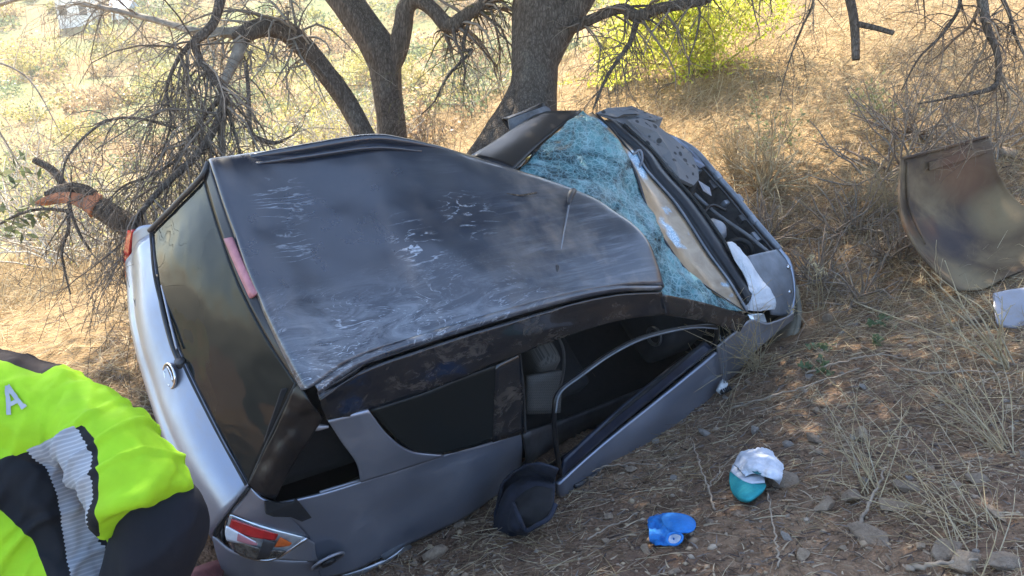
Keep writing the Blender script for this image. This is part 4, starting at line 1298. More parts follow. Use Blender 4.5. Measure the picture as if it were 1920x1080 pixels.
# torn dark hole under the quarter window
bm = bmesh.new()
hole = [(0.211,-0.772,1.123), (0.281,-0.805,1.112), (0.329,-0.818,1.116), (0.339,-0.811,1.128), (0.401,-0.887,1.027), (0.358,-0.885,1.017), (0.312,-0.855,1.044), (0.235,-0.83,1.065), (0.208,-0.812,1.079)]
vs = [bm.verts.new(Vector(p) + Vector((-.006, -.012, .010))) for p in hole]
bm.faces.new(vs)
ex = bmesh.ops.extrude_face_region(bm, geom=bm.faces[:])
bmesh.ops.translate(bm, vec=(0, .01, -.004), verts=[e for e in ex['geom'] if isinstance(e, bmesh.types.BMVert)])
me_ = bpy.data.meshes.new('torn_gap'); bm.to_mesh(me_); bm.free()
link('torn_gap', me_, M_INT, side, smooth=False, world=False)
panel('rear_bumper', [[(0.026,-0.751,0.822), (0.044,-0.821,0.689), (0.079,-0.903,0.527)], [(0.096,-0.852,0.798), (0.124,-0.901,0.689), (0.16,-0.973,0.552)], [(0.259,-0.957,0.787), (0.3,-1.007,0.676), (0.345,-1.079,0.54)], [(0.445,-1.026,0.748), (0.488,-1.083,0.631), (0.522,-1.152,0.523)]], M_SILVERB, su=8, sv=6, th=.012, dent=.006)
panel('rear_bumper', [[(.5, .6, .55), (.46, .6, .45), (.5, .6, .34)], [(.4, .3, .55), (.36, .3, .45), (.4, .3, .34)], [(.24, -.3, .55), (.2, -.3, .45), (.24, -.3, .34)], [(.12, -.74, .6), (.10, -.74, .5), (.14, -.74, .36)]], M_BLACKD, su=6, sv=5, th=.02)
# filler recess
fc = np.array((0.48,-1.036,0.756))
bm = bmesh.new()
Rf = Matrix.Rotation(math.radians(90), 4, 'X')
bmesh.ops.create_circle(bm, cap_ends=True, radius=.078, segments=28, matrix=Matrix.Translation(fc + np.array((0, -.012, 0))) @ Rf)
me_ = bpy.data.meshes.new('fuel_filler'); bm.to_mesh(me_); bm.free()
ff = link('fuel_filler', me_, M_BLACKP, car, world=False)
rr_ = np.stack([.078 * np.cos(aa), 0 * aa - .014, .078 * np.sin(aa)], 1) + fc
V, F = tube(rr_, .008, 8, cap=False); link('filler_rim', quads_mesh('rim', V, F), M_SILVERB, ff, world=False)
V, F = tube(np.array([fc + np.array((0, -.01, 0)), fc + np.array((0, -.03, 0))]), .036, 16); link('filler_cap', quads_mesh('cap', V, F), M_BLACKD, ff, world=False)

panel('rear_pillar', [[(0.349,-0.51,1.658), (0.378,-0.588,1.632), (0.431,-0.653,1.552)], [(0.304,-0.559,1.542), (0.348,-0.616,1.524), (0.399,-0.672,1.473)], [(0.261,-0.601,1.418), (0.294,-0.663,1.398), (0.336,-0.712,1.334)], [(0.215,-0.644,1.283), (0.233,-0.706,1.262), (0.278,-0.756,1.22)], [(0.167,-0.687,1.148), (0.199,-0.75,1.139), (0.251,-0.791,1.113)]], M_BLACKP, su=9, sv=9, th=.01, dent=.022, dfreq=11, seed=12)
panel('quarter_pillar', [[(0.456,-0.659,1.521), (0.55,-0.663,1.516), (0.649,-0.665,1.506)], [(0.528,-0.722,1.384), (0.643,-0.736,1.372), (0.758,-0.753,1.346)], [(0.607,-0.794,1.245), (0.747,-0.81,1.227), (0.889,-0.825,1.22)], [(0.638,-0.848,1.127), (0.842,-0.859,1.121), (1.072,-0.876,1.142)]], M_SILVER, su=8, sv=8, th=.014, dent=.003)
rod('torn_lip', [(0.377,-0.633,1.513), (0.41,-0.654,1.48), (0.463,-0.675,1.485)], [.008, .018, .006], M_SILVERB)
# inside trim seen through the empty quarter window
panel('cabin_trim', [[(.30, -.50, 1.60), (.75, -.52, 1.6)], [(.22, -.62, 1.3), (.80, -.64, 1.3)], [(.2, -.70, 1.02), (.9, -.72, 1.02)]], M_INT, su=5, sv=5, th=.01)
panel('door_window', [[(0.666,-0.665,1.494), (0.926,-0.666,1.489), (1.183,-0.644,1.467), (1.417,-0.631,1.454)], [(0.777,-0.756,1.344), (0.97,-0.756,1.32), (1.193,-0.75,1.302), (1.406,-0.738,1.288)], [(0.905,-0.825,1.201), (1.066,-0.873,1.147), (1.235,-0.881,1.109), (1.39,-0.885,1.09)]], M_GLASS, su=8, sv=8, th=.006)
panel('centre_pillar', [[(1.376,-0.633,1.458), (1.464,-0.615,1.446), (1.554,-0.598,1.434)], [(1.384,-0.752,1.269), (1.478,-0.751,1.249), (1.587,-0.745,1.231)], [(1.385,-0.884,1.079), (1.492,-0.885,1.054), (1.605,-0.886,1.027)]], M_RAIL, su=6, sv=4, th=.015, off=.004)
rod('pillar_trim', [(1.568,-0.595,1.422), (1.609,-0.738,1.224), (1.627,-0.893,1.024)], .006, M_BLACKD)

# cabin --------------------------------------------------------------------
panel('cabin_floor', [[(.55, .66, .36), (.42, 0, .32), (.22, -.84, .34)], [(2, .84, .30), (2, 0, .28), (2, -.86, .30)], [(3.5, .84, .34), (3.5, 0, .30), (3.5, -.84, .34)], [(4.15, .8, .42), (4.15, 0, .4), (4.15, -.8, .42)]], M_INT, su=4, sv=4, th=.04)
panel('door_sill', [[(1.624,-0.883,1.006), (1.704,-0.988,0.758), (1.75, -.9, .36)], [(2.3, -.80, .62), (2.3, -.86, .5), (2.3, -.88, .34)], [(3.2, -.80, .62), (3.2, -.86, .5), (3.2, -.88, .34)]], M_BLACKD, su=6, sv=5, th=.02)
panel('side_panel', [[(.30, .68, 1.12), (.30, .78, .85), (.5, .8, .4)], [(.6, .80, 1.12), (.6, .88, .82), (.7, .88, .4)], [(1.2, .85, 1.12), (1.2, .95, .8), (1.2, .93, .38)], [(2.4, .86, 1.10), (2.4, .95, .78), (2.4, .93, .38)], [(3.3, .84, 1.06), (3.35, .94, .75), (3.35, .92, .38)], [(4.05, .84, .95), (4.1, .88, .7), (4.1, .86, .45)]], M_SILVER, su=8, sv=6, th=.02, dent=.012)
panel('side_window', [[(.40, .64, 1.52), (.28, .69, 1.12)], [(1.3, .74, 1.48), (1.2, .85, 1.12)], [(1.85, .7, 1.33), (1.9, .85, 1.11)], [(2.35, .58, 1.2), (2.7, .84, 1.1)]], M_GLASS, su=6, sv=4, th=.01)
for sy in (.38, -.40):
    st = link('seat', boxes([((2.25, sy, .58), (.52, .50, .16))], .05), M_INT, car, world=False)
    rt = Matrix.Rotation(math.radians(-16), 3, 'Y')
    link('backrest', boxes([((1.96, sy, .92), (.15, .48, .62), rt)], .05), M_SEATM if sy < 0 else M_INT, st, world=False)
    link('headrest', boxes([((1.84, sy, 1.30), (.10, .26, .17), rt)], .04), M_INT, st, world=False)
st = link('rear_seat', boxes([((1.25, 0, .56), (.5, 1.3, .16))], .05), M_INT, car, world=False)
link('backrest', boxes([((.95, 0, .86), (.16, 1.28, .6), Matrix.Rotation(math.radians(-16), 3, 'Y'))], .05), M_INT, st, world=False)
db = link('dashboard', boxes([((3.1, 0, .88), (.42, 1.42, .34))], .08), M_INT, car, world=False)
rv = np.stack([0 * aa, .055 * np.cos(aa), .055 * np.sin(aa)], 1) + np.array([2.88, -.6, .96])
V, F = tube(rv, .012, 8, cap=False); link('air_vent', quads_mesh('v', V, F), M_BLACKD, db, world=False)
rw = np.stack([.06 * np.sin(aa), .17 * np.cos(aa), .17 * np.sin(aa)], 1) + np.array([2.72, .38, .95])
V, F = tube(rw, .016, 8, cap=False)
sw = link('steering_wheel', quads_mesh('w', V, F), M_BLACKP, car, world=False)
link('hub', boxes([((2.76, .38, .95), (.05, .14, .1)), ((2.74, .38, .95), (.02, .32, .03)), ((2.74, .38, .87), (.02, .03, .15))], .008), M_BLACKP, sw, world=False)
# strip added along the seat back edge to stand for its rim light
rod('seat_rim_light', [(1.854,-0.537,1.395), (1.909,-0.616,1.312), (1.92,-0.704,1.192), (1.886,-0.818,1.011)], .008, M_BLACKD)
panel('seat_side', [[(1.725,-0.641,1.154), (1.959,-0.666,1.139)], [(1.737,-0.774,0.958), (1.963,-0.824,0.924)]], M_SEATM, su=5, sv=5, th=.03)

# front door hanging open ----------------------------------------------------
FR = [(1.794,-1.147,0.873), (1.766,-1.003,1.027), (1.753,-0.881,1.173), (1.791,-0.81,1.246), (1.945,-0.771,1.271), (2.173,-0.725,1.296), (2.392,-0.705,1.32), (2.65,-0.702,1.288), (2.917,-0.721,1.25), (3.157,-0.753,1.179), (3.206,-0.827,1.03)]
door = panel('front_door', [
    [(1.774,-1.169,0.837), (2.241,-1.053,0.834), (2.727,-0.952,0.889), (3.215,-0.852,1.013)],
    [(1.791,-1.21,0.771), (2.279,-1.119,0.771), (2.784,-1.021,0.837), (3.249,-0.903,0.942)],
    [(1.843,-1.262,0.662), (2.345,-1.18,0.67), (2.853,-1.086,0.744), (3.301,-0.957,0.848)],
    [(1.923,-1.351,0.489), (2.446,-1.283,0.51), (2.961,-1.189,0.597), (3.37,-1.054,0.696)]], M_SILVER, su=8, sv=10, th=.03, dent=.006)
rod('door_frame', FR, .014, M_BLACKP, door, n=8)
rod('door_frame_trim', [np.array(p) + np.array((-.004, -.012, .012)) for p in FR[2:10]], .005, M_GREYMET, door, n=8)
panel('door_ledge', [[(1.834,-1.08,0.926), (2.281,-0.957,0.942), (2.74,-0.851,0.976), (3.155,-0.776,1.038)], [(1.799,-1.15,0.854), (2.249,-1.032,0.857), (2.729,-0.927,0.912), (3.198,-0.83,1.018)]], M_NAVYTRIM, door, su=4, sv=10, th=.02)
for k_, dv in enumerate((0.010, 0.030)):
    rod('weather_strip', [np.array((1.786,-1.156,0.857)) + np.array((0, dv, .012)), np.array((2.246,-1.037,0.856)) + np.array((0, dv, .012)), np.array((2.727,-0.933,0.91)) + np.array((0, dv, .012)), np.array((3.203,-0.834,1.022)) + np.array((0, dv, .012))], .006, M_RUBBER if k_ else M_BLACKD, door)
rod('door_handle', [(1.914,-1.214,0.77), (1.996,-1.213,0.749), (2.109,-1.194,0.741)], [.012, .018, .012], M_BLACKD, door)
panel('door_lining', [[(1.86,-1.072,0.903), (3.158,-0.77,1.041)], [(2.0, -1.0, .5), (3.2, -.86, .5)]], M_INT, door, su=4, sv=6, th=.02)
wr = rod('cable', [(3.278,-0.773,1.068), (3.27,-0.88,0.996), (3.271,-1.027,0.873)], .004, M_GREYPL)
rod('cable', [(3.305,-0.785,1.061), (3.293,-0.898,0.994), (3.285,-1.033,0.876)], .003, M_GREYPL)
pc = (3.258,-1.042,0.849)
M_PLUGW = simple('white_plug', (.55, .56, .55), .5, var=.2, vs=40)
plug = link('plug', boxes([(pc, (.10, .05, .035), Matrix.Rotation(.5, 3, 'Z'))], .008), M_PLUGW, car, world=False)
link('plug_pins', boxes([((pc[0] + .02 * k - .04, pc[1] - .03, pc[2] + .012), (.010, .03, .022)) for k in range(5)]), M_BLACKP, plug, world=False)

# front wing and nose ----------------------------------------------------------
panel('front_wing', [
    [(3.234,-0.829,1.033), (3.424,-0.79,1.068), (3.599,-0.754,1.079), (3.798,-0.799,1.021), (4.111,-0.794,1.002)],
    [(3.293,-0.929,0.89), (3.5,-0.871,0.934), (3.709,-0.822,0.958), (3.901,-0.822,0.954), (4.143,-0.802,0.964)],
    [(3.372,-1.04,0.709), (3.571,-0.972,0.776), (3.783,-0.886,0.868), (3.945,-0.851,0.894), (4.162,-0.813,0.923)]], M_SILVERB, su=8, sv=8, th=.012, dent=.014, dfreq=6, seed=9)
panel('wheel_well', [[(3.35, -.82, .9), (3.3, -.82, .4)], [(3.8, -.78, .98), (3.8, -.7, .4)], [(4.12, -.8, .85), (4.2, -.78, .35)]], M_BAYDARK, su=5, sv=4, th=.01)
rod('bumper_strip', [(4.278,-0.611,1.032), (4.263,-0.792,0.919), (4.18,-0.915,0.811), (4.057,-0.92,0.742)], [.018, .022, .022, .018], M_TANPL)
panel('front_apron', [[(4.281,-0.625,1.016), (4.28, -.7, .55)], [(4.257,-0.776,0.934), (4.2, -.88, .5)], [(4.182,-0.9,0.816), (4.05, -.95, .45)]], M_TANPL, su=6, sv=4, th=.012)
CM = [(4.074,0.898,1.029), (4.171,0.667,1.086), (4.197,0.407,1.102), (4.226,0.163,1.107), (4.243,-0.095,1.108), (4.265,-0.344,1.116)]
nose = rod('front_crossmember', CM, [.016, .026, .024, .022, .024, .024], M_GREYMET)
panel('front_crossmember', [CM, [tuple(np.array(p) + np.array((.06, 0, -.06))) for p in CM], [tuple(np.array(p) + np.array((.07, 0, -.5))) for p in CM]], M_GREYPL, su=4, sv=6, th=.012, dent=.01, dfreq=8)
rod('crossmember_lip', [np.array(p) + np.array((-.05, 0, -.015)) for p in CM[1:]], .009, M_BLACKD, nose)
for q in ((4.245,0.146,1.105), (4.193,0.375,1.11), (4.229,-0.054,1.11)):
    link('latch', boxes([(q, (.05, .07, .04))], .01), M_GREYMET, nose, world=False)
panel('engine_bay', [[(3.45, .78, 1.0), (3.6, .72, .55), (4.0, .74, .5), (4.13, .8, .92)], [(3.5, .3, 1.0), (3.62, .3, .5), (4.05, .3, .48), (4.2, .3, .9)], [(3.5, -.3, 1.0), (3.62, -.3, .5), (4.05, -.3, .48), (4.24, -.3, .9)], [(3.5, -.74, 1.0), (3.6, -.7, .55), (4.05, -.7, .5), (4.18, -.74, .9)]], M_BAYDARK, su=6, sv=5, th=.015, dent=.02, dfreq=6)
bay = rod('coolant_pipe', [(3.967,0.392,1.003), (4.025,0.127,1.025), (4.105,-0.142,1.078), (4.161,-0.338,1.101)], .014, M_GREYPL)
can = np.array((3.862,-0.04,1.091))
V, F = tube(np.array([can + np.array((-.03, .02, -.16)), can, can + np.array((.0, .0, .03))]), [.085, .085, .05], 24)
link('strut_top', quads_mesh('s', V, F), M_GREYMET, car, world=False)
rod('hose', [(3.7, .45, .8), (3.917,0.525,0.992), (3.997,0.336,0.982), (4.05, .2, .8)], .022, M_RUBBER, bay)
rod('hose', [(3.75, -.2, .75), (3.999,-0.132,1.019), (4.112,-0.253,1.029), (4.1, -.35, .75)], .018, M_RUBBER, bay)
rod('hose', [(3.86,0.121,1.062), (3.98,0.16,1.076), (4.097,0.096,1.063)], .012, M_BLACKP, bay)
link('battery', boxes([((3.88, .42, .72), (.22, .26, .2))], .015), M_BLACKP, car, world=False)
link('air_box', boxes([((3.92, .02, .70), (.3, .3, .22))], .03), M_BAYDARK, car, world=False)
rad_ = link('radiator', boxes([((4.10, .05, .70), (.05, 1.1, .36))], .01), M_GREYPL, car, world=False)
for k in range(7):
    q = np.array(CM[1]) * (1 - k / 6) + np.array(CM[5]) * (k / 6)
    link('bracket', boxes([(tuple(q + np.array((-.07, 0, -.035 - .01 * (k % 2)))), (.05, .035 + .02 * (k % 3), .05))], .006), M_GREYMET if k % 2 else M_BLACKD, rad_, world=False)
def plate(name, pts, mat, parent=None, th=.012, crumple=.0, seed=1):
    """torn flat sheet: a polygon given by its corners, fanned about its middle, with real thickness"""
    P_ = np.array(pts, float)
    g_ = np.random.default_rng(seed)
    mid = P_.mean(0)
    ring2 = mid + (P_ - mid) * .55
    nn = unit(np.cross(P_[1] - P_[0], P_[2] - P_[0]))
    ring2 = ring2 + nn * (g_.normal(size=(len(P_), 1)) * crumple)
    V_ = np.concatenate([P_, ring2, [mid + nn * g_.normal() * crumple]])
    n_ = len(P_)
    fs = [(k, (k + 1) % n_, n_ + (k + 1) % n_, n_ + k) for k in range(n_)] + [(n_ + k, n_ + (k + 1) % n_, 2 * n_) for k in range(n_)]
    me_ = bpy.data.meshes.new(name); me_.from_pydata(V_.tolist(), [], fs); me_.update()
    o_ = link(name, me_, mat, parent or car, smooth=False, world=False)
    so_ = o_.modifiers.new('thick', 'SOLIDIFY'); so_.thickness = th; so_.offset = 0
    return o_


m = NT('blotched_sound_mat')
v = m.coord()
sp = m.n('TexVoronoi', i_Vector=v, i_Scale=16.0)
f = m.ramp(m.math('ADD', sp.outputs['Distance'], m.math('MULTIPLY', m.noise(v, 9, 5), .8)), [(0.62, 0.0), (0.72, 1.0)])
m.p(Base_Color=m.mix(f, (.035, .035, .037), (.17, .168, .17)), Roughness=.75)
m.bump(m.noise(v, 22, 5), .3, .01)
M_BLOTCH = m.m
plate('engine_cover', [(3.582,0.932,1.199), (3.722,0.931,1.201), (3.844,0.888,1.173), (3.951,0.731,1.159), (4.024,0.58,1.15), (4.011,0.455,1.128), (3.979,0.38,1.106), (3.877,0.332,1.112), (3.742,0.386,1.15), (3.688,0.564,1.171), (3.632,0.762,1.189)], M_BLOTCH, th=.03, crumple=.012, seed=3)
plate('cover_end', [(3.993,0.406,1.115), (3.892,0.33,1.105), (3.866,0.307,1.042), (3.987,0.334,1.006)], M_BAYDARK, th=.02)
plate('bent_bonnet_edge', [(3.439,1.097,1.122), (3.547,1.102,1.158), (3.763,1.076,1.168), (3.868,1.032,1.149), (4.021,0.956,1.145), (3.961,0.899,1.104), (3.831,0.939,1.15), (3.626,0.916,1.148), (3.524,0.988,1.153)], M_BLOTCH, th=.012, crumple=.035, seed=8)
plate('bonnet_flap', [(3.585,1.082,1.162), (3.761,1.081,1.175), (3.91,1.022,1.143), (3.757,0.993,1.137), (3.607,1.021,1.145)], M_GREYPL, th=.008, crumple=.02, seed=5)
plate('hinge_plate', [(4.051,0.885,1.047), (4.107,0.804,1.078), (4.158,0.642,1.091), (4.159,0.488,1.097), (4.107,0.486,1.085), (4.072,0.638,1.075)], M_SILVER, th=.01, crumple=.008, seed=6)
plate('torn_bracket', [(4.008,0.391,1.082), (4.081,0.312,1.073), (4.066,0.248,1.054), (4.01,0.303,1.063)], M_SILVERB, th=.008, crumple=.01, seed=7)
panel('inner_wing', [[(3.858,-0.341,1.164), (4.027,-0.341,1.149), (4.216,-0.342,1.129)], [(3.8,-0.462,1.147), (4.038,-0.469,1.12), (4.257,-0.487,1.101)], [(3.845,-0.618,1.12), (4.045,-0.626,1.068), (4.24,-0.644,1.019)], [(3.868,-0.753,1.029), (4.032,-0.77,0.97), (4.181,-0.775,0.928)]], M_GREYMET, su=8, sv=6, th=.012, dent=.006)
rim_ = rod('wing_rim', [(4.248,-0.338,1.126), (4.276,-0.47,1.099), (4.256,-0.635,1.006), (4.17,-0.779,0.924)], [.014, .02, .022, .02], M_SILVER)
for q in ((4.229,-0.489,1.101), (4.177,-0.64,1.023)):
    V, F = tube(np.array([np.array(q), np.array(q) + np.array((0, 0, .02))]), .016, 10); link('bolt', quads_mesh('b', V, F), M_CHROME, rim_, world=False)

# windscreen --------------------------------------------------------------------
WS = [
    [(2.344,0.612,1.25), (2.759,0.819,1.247), (3.166,1.008,1.262)],
    [(2.397,0.459,1.336), (2.817,0.598,1.338), (3.214,0.7,1.314)],
    [(2.477,0.218,1.446), (2.838,0.308,1.393), (3.196,0.419,1.321)],
    [(2.542,-0.021,1.493), (2.846,0.045,1.389), (3.123,0.114,1.286)],
    [(2.567,-0.24,1.512), (2.833,-0.186,1.388), (3.086,-0.13,1.292)],
    [(2.566,-0.43,1.498), (2.866,-0.421,1.364), (3.135,-0.405,1.273)],
    [(2.577,-0.573,1.47), (3.005,-0.627,1.306), (3.457,-0.712,1.183)]]
panel('windscreen', WS, M_CRAZED, su=12, sv=16, th=.006, dent=.085, dfreq=3.6, seed=6)
CW = [(3.281,1.02,1.234), (3.436,0.641,1.226), (3.439,0.484,1.197), (3.501,0.161,1.188), (3.526,-0.235,1.153), (3.54,-0.476,1.147), (3.518,-0.713,1.146)]
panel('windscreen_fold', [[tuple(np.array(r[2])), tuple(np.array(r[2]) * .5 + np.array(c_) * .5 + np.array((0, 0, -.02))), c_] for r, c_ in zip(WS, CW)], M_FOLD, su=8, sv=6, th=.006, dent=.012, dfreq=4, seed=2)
rod('glass_edge', [np.array(r[2]) + np.array((.0, 0, .008)) for r in WS], [.004, .008, .010, .009, .007, .005, .003], M_BLACKD)
CO = [(3.58,0.929,1.151), (3.647,0.642,1.172), (3.672,0.452,1.164), (3.713,0.17,1.172), (3.729,-0.158,1.16), (3.726,-0.4,1.144), (3.698,-0.591,1.144)]
cowl = panel('cowl', [[a_, tuple(np.array(a_) * .62 + np.array(b_) * .38 + np.array((0, 0, -.03))), tuple(np.array(a_) * .45 + np.array(b_) * .55 + np.array((0, 0, .008))), b_] for a_, b_ in zip(CW, CO)], M_BLACKP, su=8, sv=5, th=.012, dent=.004)
rod('cowl_seal', [np.array(p) + np.array((0, 0, .012)) for p in CO], .013, M_RUBBER, cowl)
rod('cowl_seal', [np.array(p) + np.array((.01, 0, .010)) for p in CW[1:]], .009, M_GREYMET, cowl)
wip = rod('wiper_arm', [(3.383,0.607,1.236), (3.437,0.61,1.267), (3.422,0.542,1.246), (3.37,0.496,1.197), (3.369,0.54,1.214)], .009, M_GREYMET)
rod('wiper_blade', [(3.306,0.985,1.246), (3.335,0.818,1.257), (3.387,0.609,1.232)], .008, M_BLACKP, wip)
panel('windscreen_pillar', [[(2.12,0.787,1.233), (2.184,0.685,1.288), (2.266,0.573,1.32)], [(2.543,0.998,1.134), (2.607,0.906,1.208), (2.69,0.808,1.261)], [(2.986,1.185,1.096), (3.071,1.122,1.161), (3.201,1.042,1.232)]], M_BLACKP, su=8, sv=6, th=.02, dent=.004)
rod('door_frame', [(2.099,0.807,1.195), (2.406,0.945,1.127), (2.675,1.063,1.079)], .008, M_GREYMET)
rod('door_frame', [(2.152,0.775,1.201), (2.424,0.907,1.134), (2.733,1.056,1.093)], .006, M_GREYMET)
# far door mirror shell
MR = [[(2.731,1.194,1.058), (2.862,1.197,1.1), (3.035,1.211,1.126)], [(2.739,1.155,1.013), (2.866,1.142,1.073), (3.06,1.17,1.123)], [(2.774,1.112,0.957), (2.887,1.112,1.015), (3.028,1.153,1.07)], [(2.837,1.129,0.907), (2.982,1.139,0.938), (3.092,1.174,0.995)]]
mir = panel('door_mirror', MR, M_GREYPL, su=6, sv=6, th=.02, dent=.01, dfreq=9)
panel('mirror_back', [MR[0], [tuple(np.array(p) + np.array((0, .09, -.02))) for p in MR[1]], MR[3]], M_BLACKP, mir, su=5, sv=5, th=.01)

# aerial and scratches that stand off the roof
ant = rod('aerial', [(2.273,0.135,1.643), (2.158,0.01,1.645), (1.999,-0.166,1.655), (1.86,-0.321,1.666)], [.006, .005, .0045, .004], M_GREYMET)
rod('aerial_base', [(2.315,0.158,1.625), (2.252,0.12,1.648), (2.198,0.065,1.652)], [.018, .02, .008], M_BLACKD, ant)
rod('aerial_tip', [(1.869,-0.301,1.674), (1.842,-0.337,1.666)], .010, M_BLACKD, ant)

# wheels ------------------------------------------------------------------------
def lathe(prof, n=36, axis_y=True):
    a = np.arange(n) * 2 * math.pi / n
    V = np.array([[r * math.cos(t), y, r * math.sin(t)] for t in a for (r, y) in prof])
    k = len(prof); F = []
    for i in range(n):
        for j in range(k - 1):
            i2 = (i + 1) % n
            F.append((i * k + j, i * k + j + 1, i2 * k + j + 1, i2 * k + j))
    return V, np.array(F)


for wx, wy in ((.97, -.80), (.97, .82), (3.68, -.78), (3.68, .82)):
    sg = -1 if wy < 0 else 1
    V, F = lathe([(.22, -.10), (.30, -.115), (.345, -.10), (.36, -.06), (.36, .06), (.345, .10), (.30, .115), (.22, .10)])
    w_ = link('wheel', mesh_np('tyre', V + np.array([wx, wy, .38]), F), M_RUBBER, car, world=False)
    V, F = lathe([(.215, .11 * sg), (.225, .10 * sg), (.21, .02 * sg), (.06, .02 * sg), (.01, .03 * sg)])
    rm = link('rim', mesh_np('rim', V + np.array([wx, wy, .38]), F), M_ALLOY, w_, world=False)
    for s_ in range(5):
        an = s_ * 2 * math.pi / 5 + .3
        rt = Matrix.Rotation(an, 3, 'Y')
        link('spoke', boxes([(Vector((wx, wy + sg * .09, .38)) + rt @ Vector((.12, 0, 0)), (.2, .03, .06), rt)], .008), M_ALLOY, w_, world=False)
# torn arch liner pieces by the rear wheel
panel('arch_trim', [[(0.57,-1.104,0.588), (0.613,-1.142,0.525)], [(0.706,-1.12,0.596), (0.749,-1.165,0.535)], [(0.845,-1.116,0.598), (0.894,-1.156,0.55)], [(0.937,-1.089,0.615), (0.965,-1.116,0.588)]], M_ALLOY, su=6, sv=3, th=.012)
panel('arch_trim', [[(0.755,-1.086,0.637), (0.796,-1.128,0.608)], [(0.846,-1.073,0.658), (0.891,-1.111,0.628)], [(0.92,-1.065,0.664), (0.946,-1.091,0.641)]], M_GREYMET, su=6, sv=3, th=.012)

# white cloth bag caught at the end of the cowl (its own thing)
m = NT('crumpled_white_cloth')
m.p(Base_Color=m.ramp(m.noise(m.coord(), 9, 5), [(0.3, (.60, .62, .66)), (0.7, (.78, .78, .80))]), Roughness=.55, Specular_IOR_Level=.4)
m.bump(m.noise(m.coord((14, 5, 8)), 2.5, 6, .6, 1.2), .6, .03)
M_WHITECLOTH = m.m
CWM = np.array(CARM)


def carw(p):
    return tuple(CWM[:3, :3] @ np.array(p) + CWM[:3, 3])


BAG = [[(3.73,-0.208,1.182), (3.765,-0.225,1.189), (3.814,-0.269,1.169)],
       [(3.715,-0.35,1.161), (3.762,-0.367,1.193), (3.82,-0.402,1.159)],
       [(3.704,-0.481,1.158), (3.746,-0.499,1.181), (3.828,-0.527,1.153)],
       [(3.674,-0.585,1.138), (3.726,-0.607,1.17), (3.843,-0.634,1.144)],
       [(3.625,-0.64,1.095), (3.706,-0.674,1.139), (3.858,-0.701,1.118)],
       [(3.617,-0.662,1.065), (3.713,-0.71,1.085), (3.856,-0.73,1.081)]]
BAGW = [[carw(p) for p in r] for r in BAG]
G = surf(BAGW, 10, 10); nG = nrm_grid(G)
G = G + nG * (.014 * fbm(G[..., 0] * 16, G[..., 1] * 16, G[..., 2] * 16, oct=4, seed=9) + .010 * np.abs(fbm(G[..., 0] * 30, G[..., 1] * 9, G[..., 2] * 30, oct=3, seed=12)))[..., None]
bo = link('cloth_bag', mesh_np('cloth_bag', G.reshape(-1, 3), grid_faces(*G.shape[:2])), M_WHITECLOTH)
so = bo.modifiers.new('thick', 'SOLIDIFY'); so.thickness = .012
tag(bo, 'crumpled white cloth bag stuck at the near end of the windscreen cowl', 'bag')
lmp = panel('headlamp', [[(3.633,-0.699,1.048), (3.688,-0.709,1.053), (3.785,-0.733,1.048)], [(3.645,-0.748,1.036), (3.714,-0.765,1.02), (3.812,-0.791,1.001)]], M_CLEAR, su=5, sv=5, th=.01, dent=.012, dfreq=16)
# twig lying on the roof (its own thing)
tw_ = [carw(p) for p in ((1.769,0.223,1.599), (1.872,0.237,1.604), (1.965,0.209,1.607), (2.083,0.208,1.604))]
V, F = tube(cr(tw_, 8), .005, 8)
o = link('twig', quads_mesh('twig', V, F), M_BARK)
tag(o, 'thin dark twig lying on the roof near its front edge', 'twig')


# ------------------------------------------------------------------ torn bonnet and panel on the slope
m = NT('mud_stained_bonnet')
v = m.coord()
n1_ = m.noise(v, 2.6, 7, .62, .6)
n2_ = m.noise(v, 13, 6, .7)
c = m.ramp(n1_, [(0.28, (.045, .034, .034)), (0.44, (.11, .073, .045)), (0.60, (.20, .14, .08)), (0.8, (.28, .205, .115))])
c = m.mix(m.ramp(m.noise(m.coord((1, 1, 1), (.4, 1, 0)), 2.7, 4, .5), [(0.60, 0.0), (0.74, .55)]), c, (.26, .105, .05))
def stain(ctr, r, colr, amt):
    global c
    dv = m.n('VectorMath', operation='DISTANCE'); m.set(dv.inputs[0], v); dv.inputs[1].default_value = ctr
    mr = m.n('MapRange', i_Value=m.math('ADD', dv.outputs['Value'], m.math('MULTIPLY', m.math('SUBTRACT', n1_, .5), r * 1.3)))
    mr.inputs[1].default_value = r; mr.inputs[2].default_value = r * .35
    c = m.mix(m.math('MULTIPLY', mr.outputs[0], amt), c, colr)


stain((3.094,5.711,0.617), .30, (.06, .05, .055), .7)
stain((3.248,6.016,0.973), .26, (.20, .09, .045), .5)
stain((3.448,5.808,0.724), .22, (.33, .25, .14), .55)
stain((3.117,5.398,0.378), .22, (.30, .23, .13), .7)
c = m.mix(m.ramp(n2_, [(0.6, 0.0), (0.8, .35)]), c, (.06, .05, .045))
m.p(Base_Color=c, Roughness=.65, Specular_IOR_Level=.2)
m.bump(n2_, .15, .01)
M_BONNET = m.m


def wpanel(name, ctrl, mat, parent=None, su=8, sv=8, th=.006, dent=0.0, dfreq=4.0, seed=1, smooth=True):
    G = surf(ctrl, su, sv); n_ = nrm_grid(G)
    if dent:
        G = G + n_ * (dent * fbm(G[..., 0] * dfreq, G[..., 1] * dfreq, G[..., 2] * dfreq, oct=4, seed=seed))[..., None]
    o = link(name, mesh_np(name, G.reshape(-1, 3), grid_faces(*G.shape[:2])), mat, parent, smooth)
    so = o.modifiers.new('thick', 'SOLIDIFY'); so.thickness = th; so.offset = 0
    return o


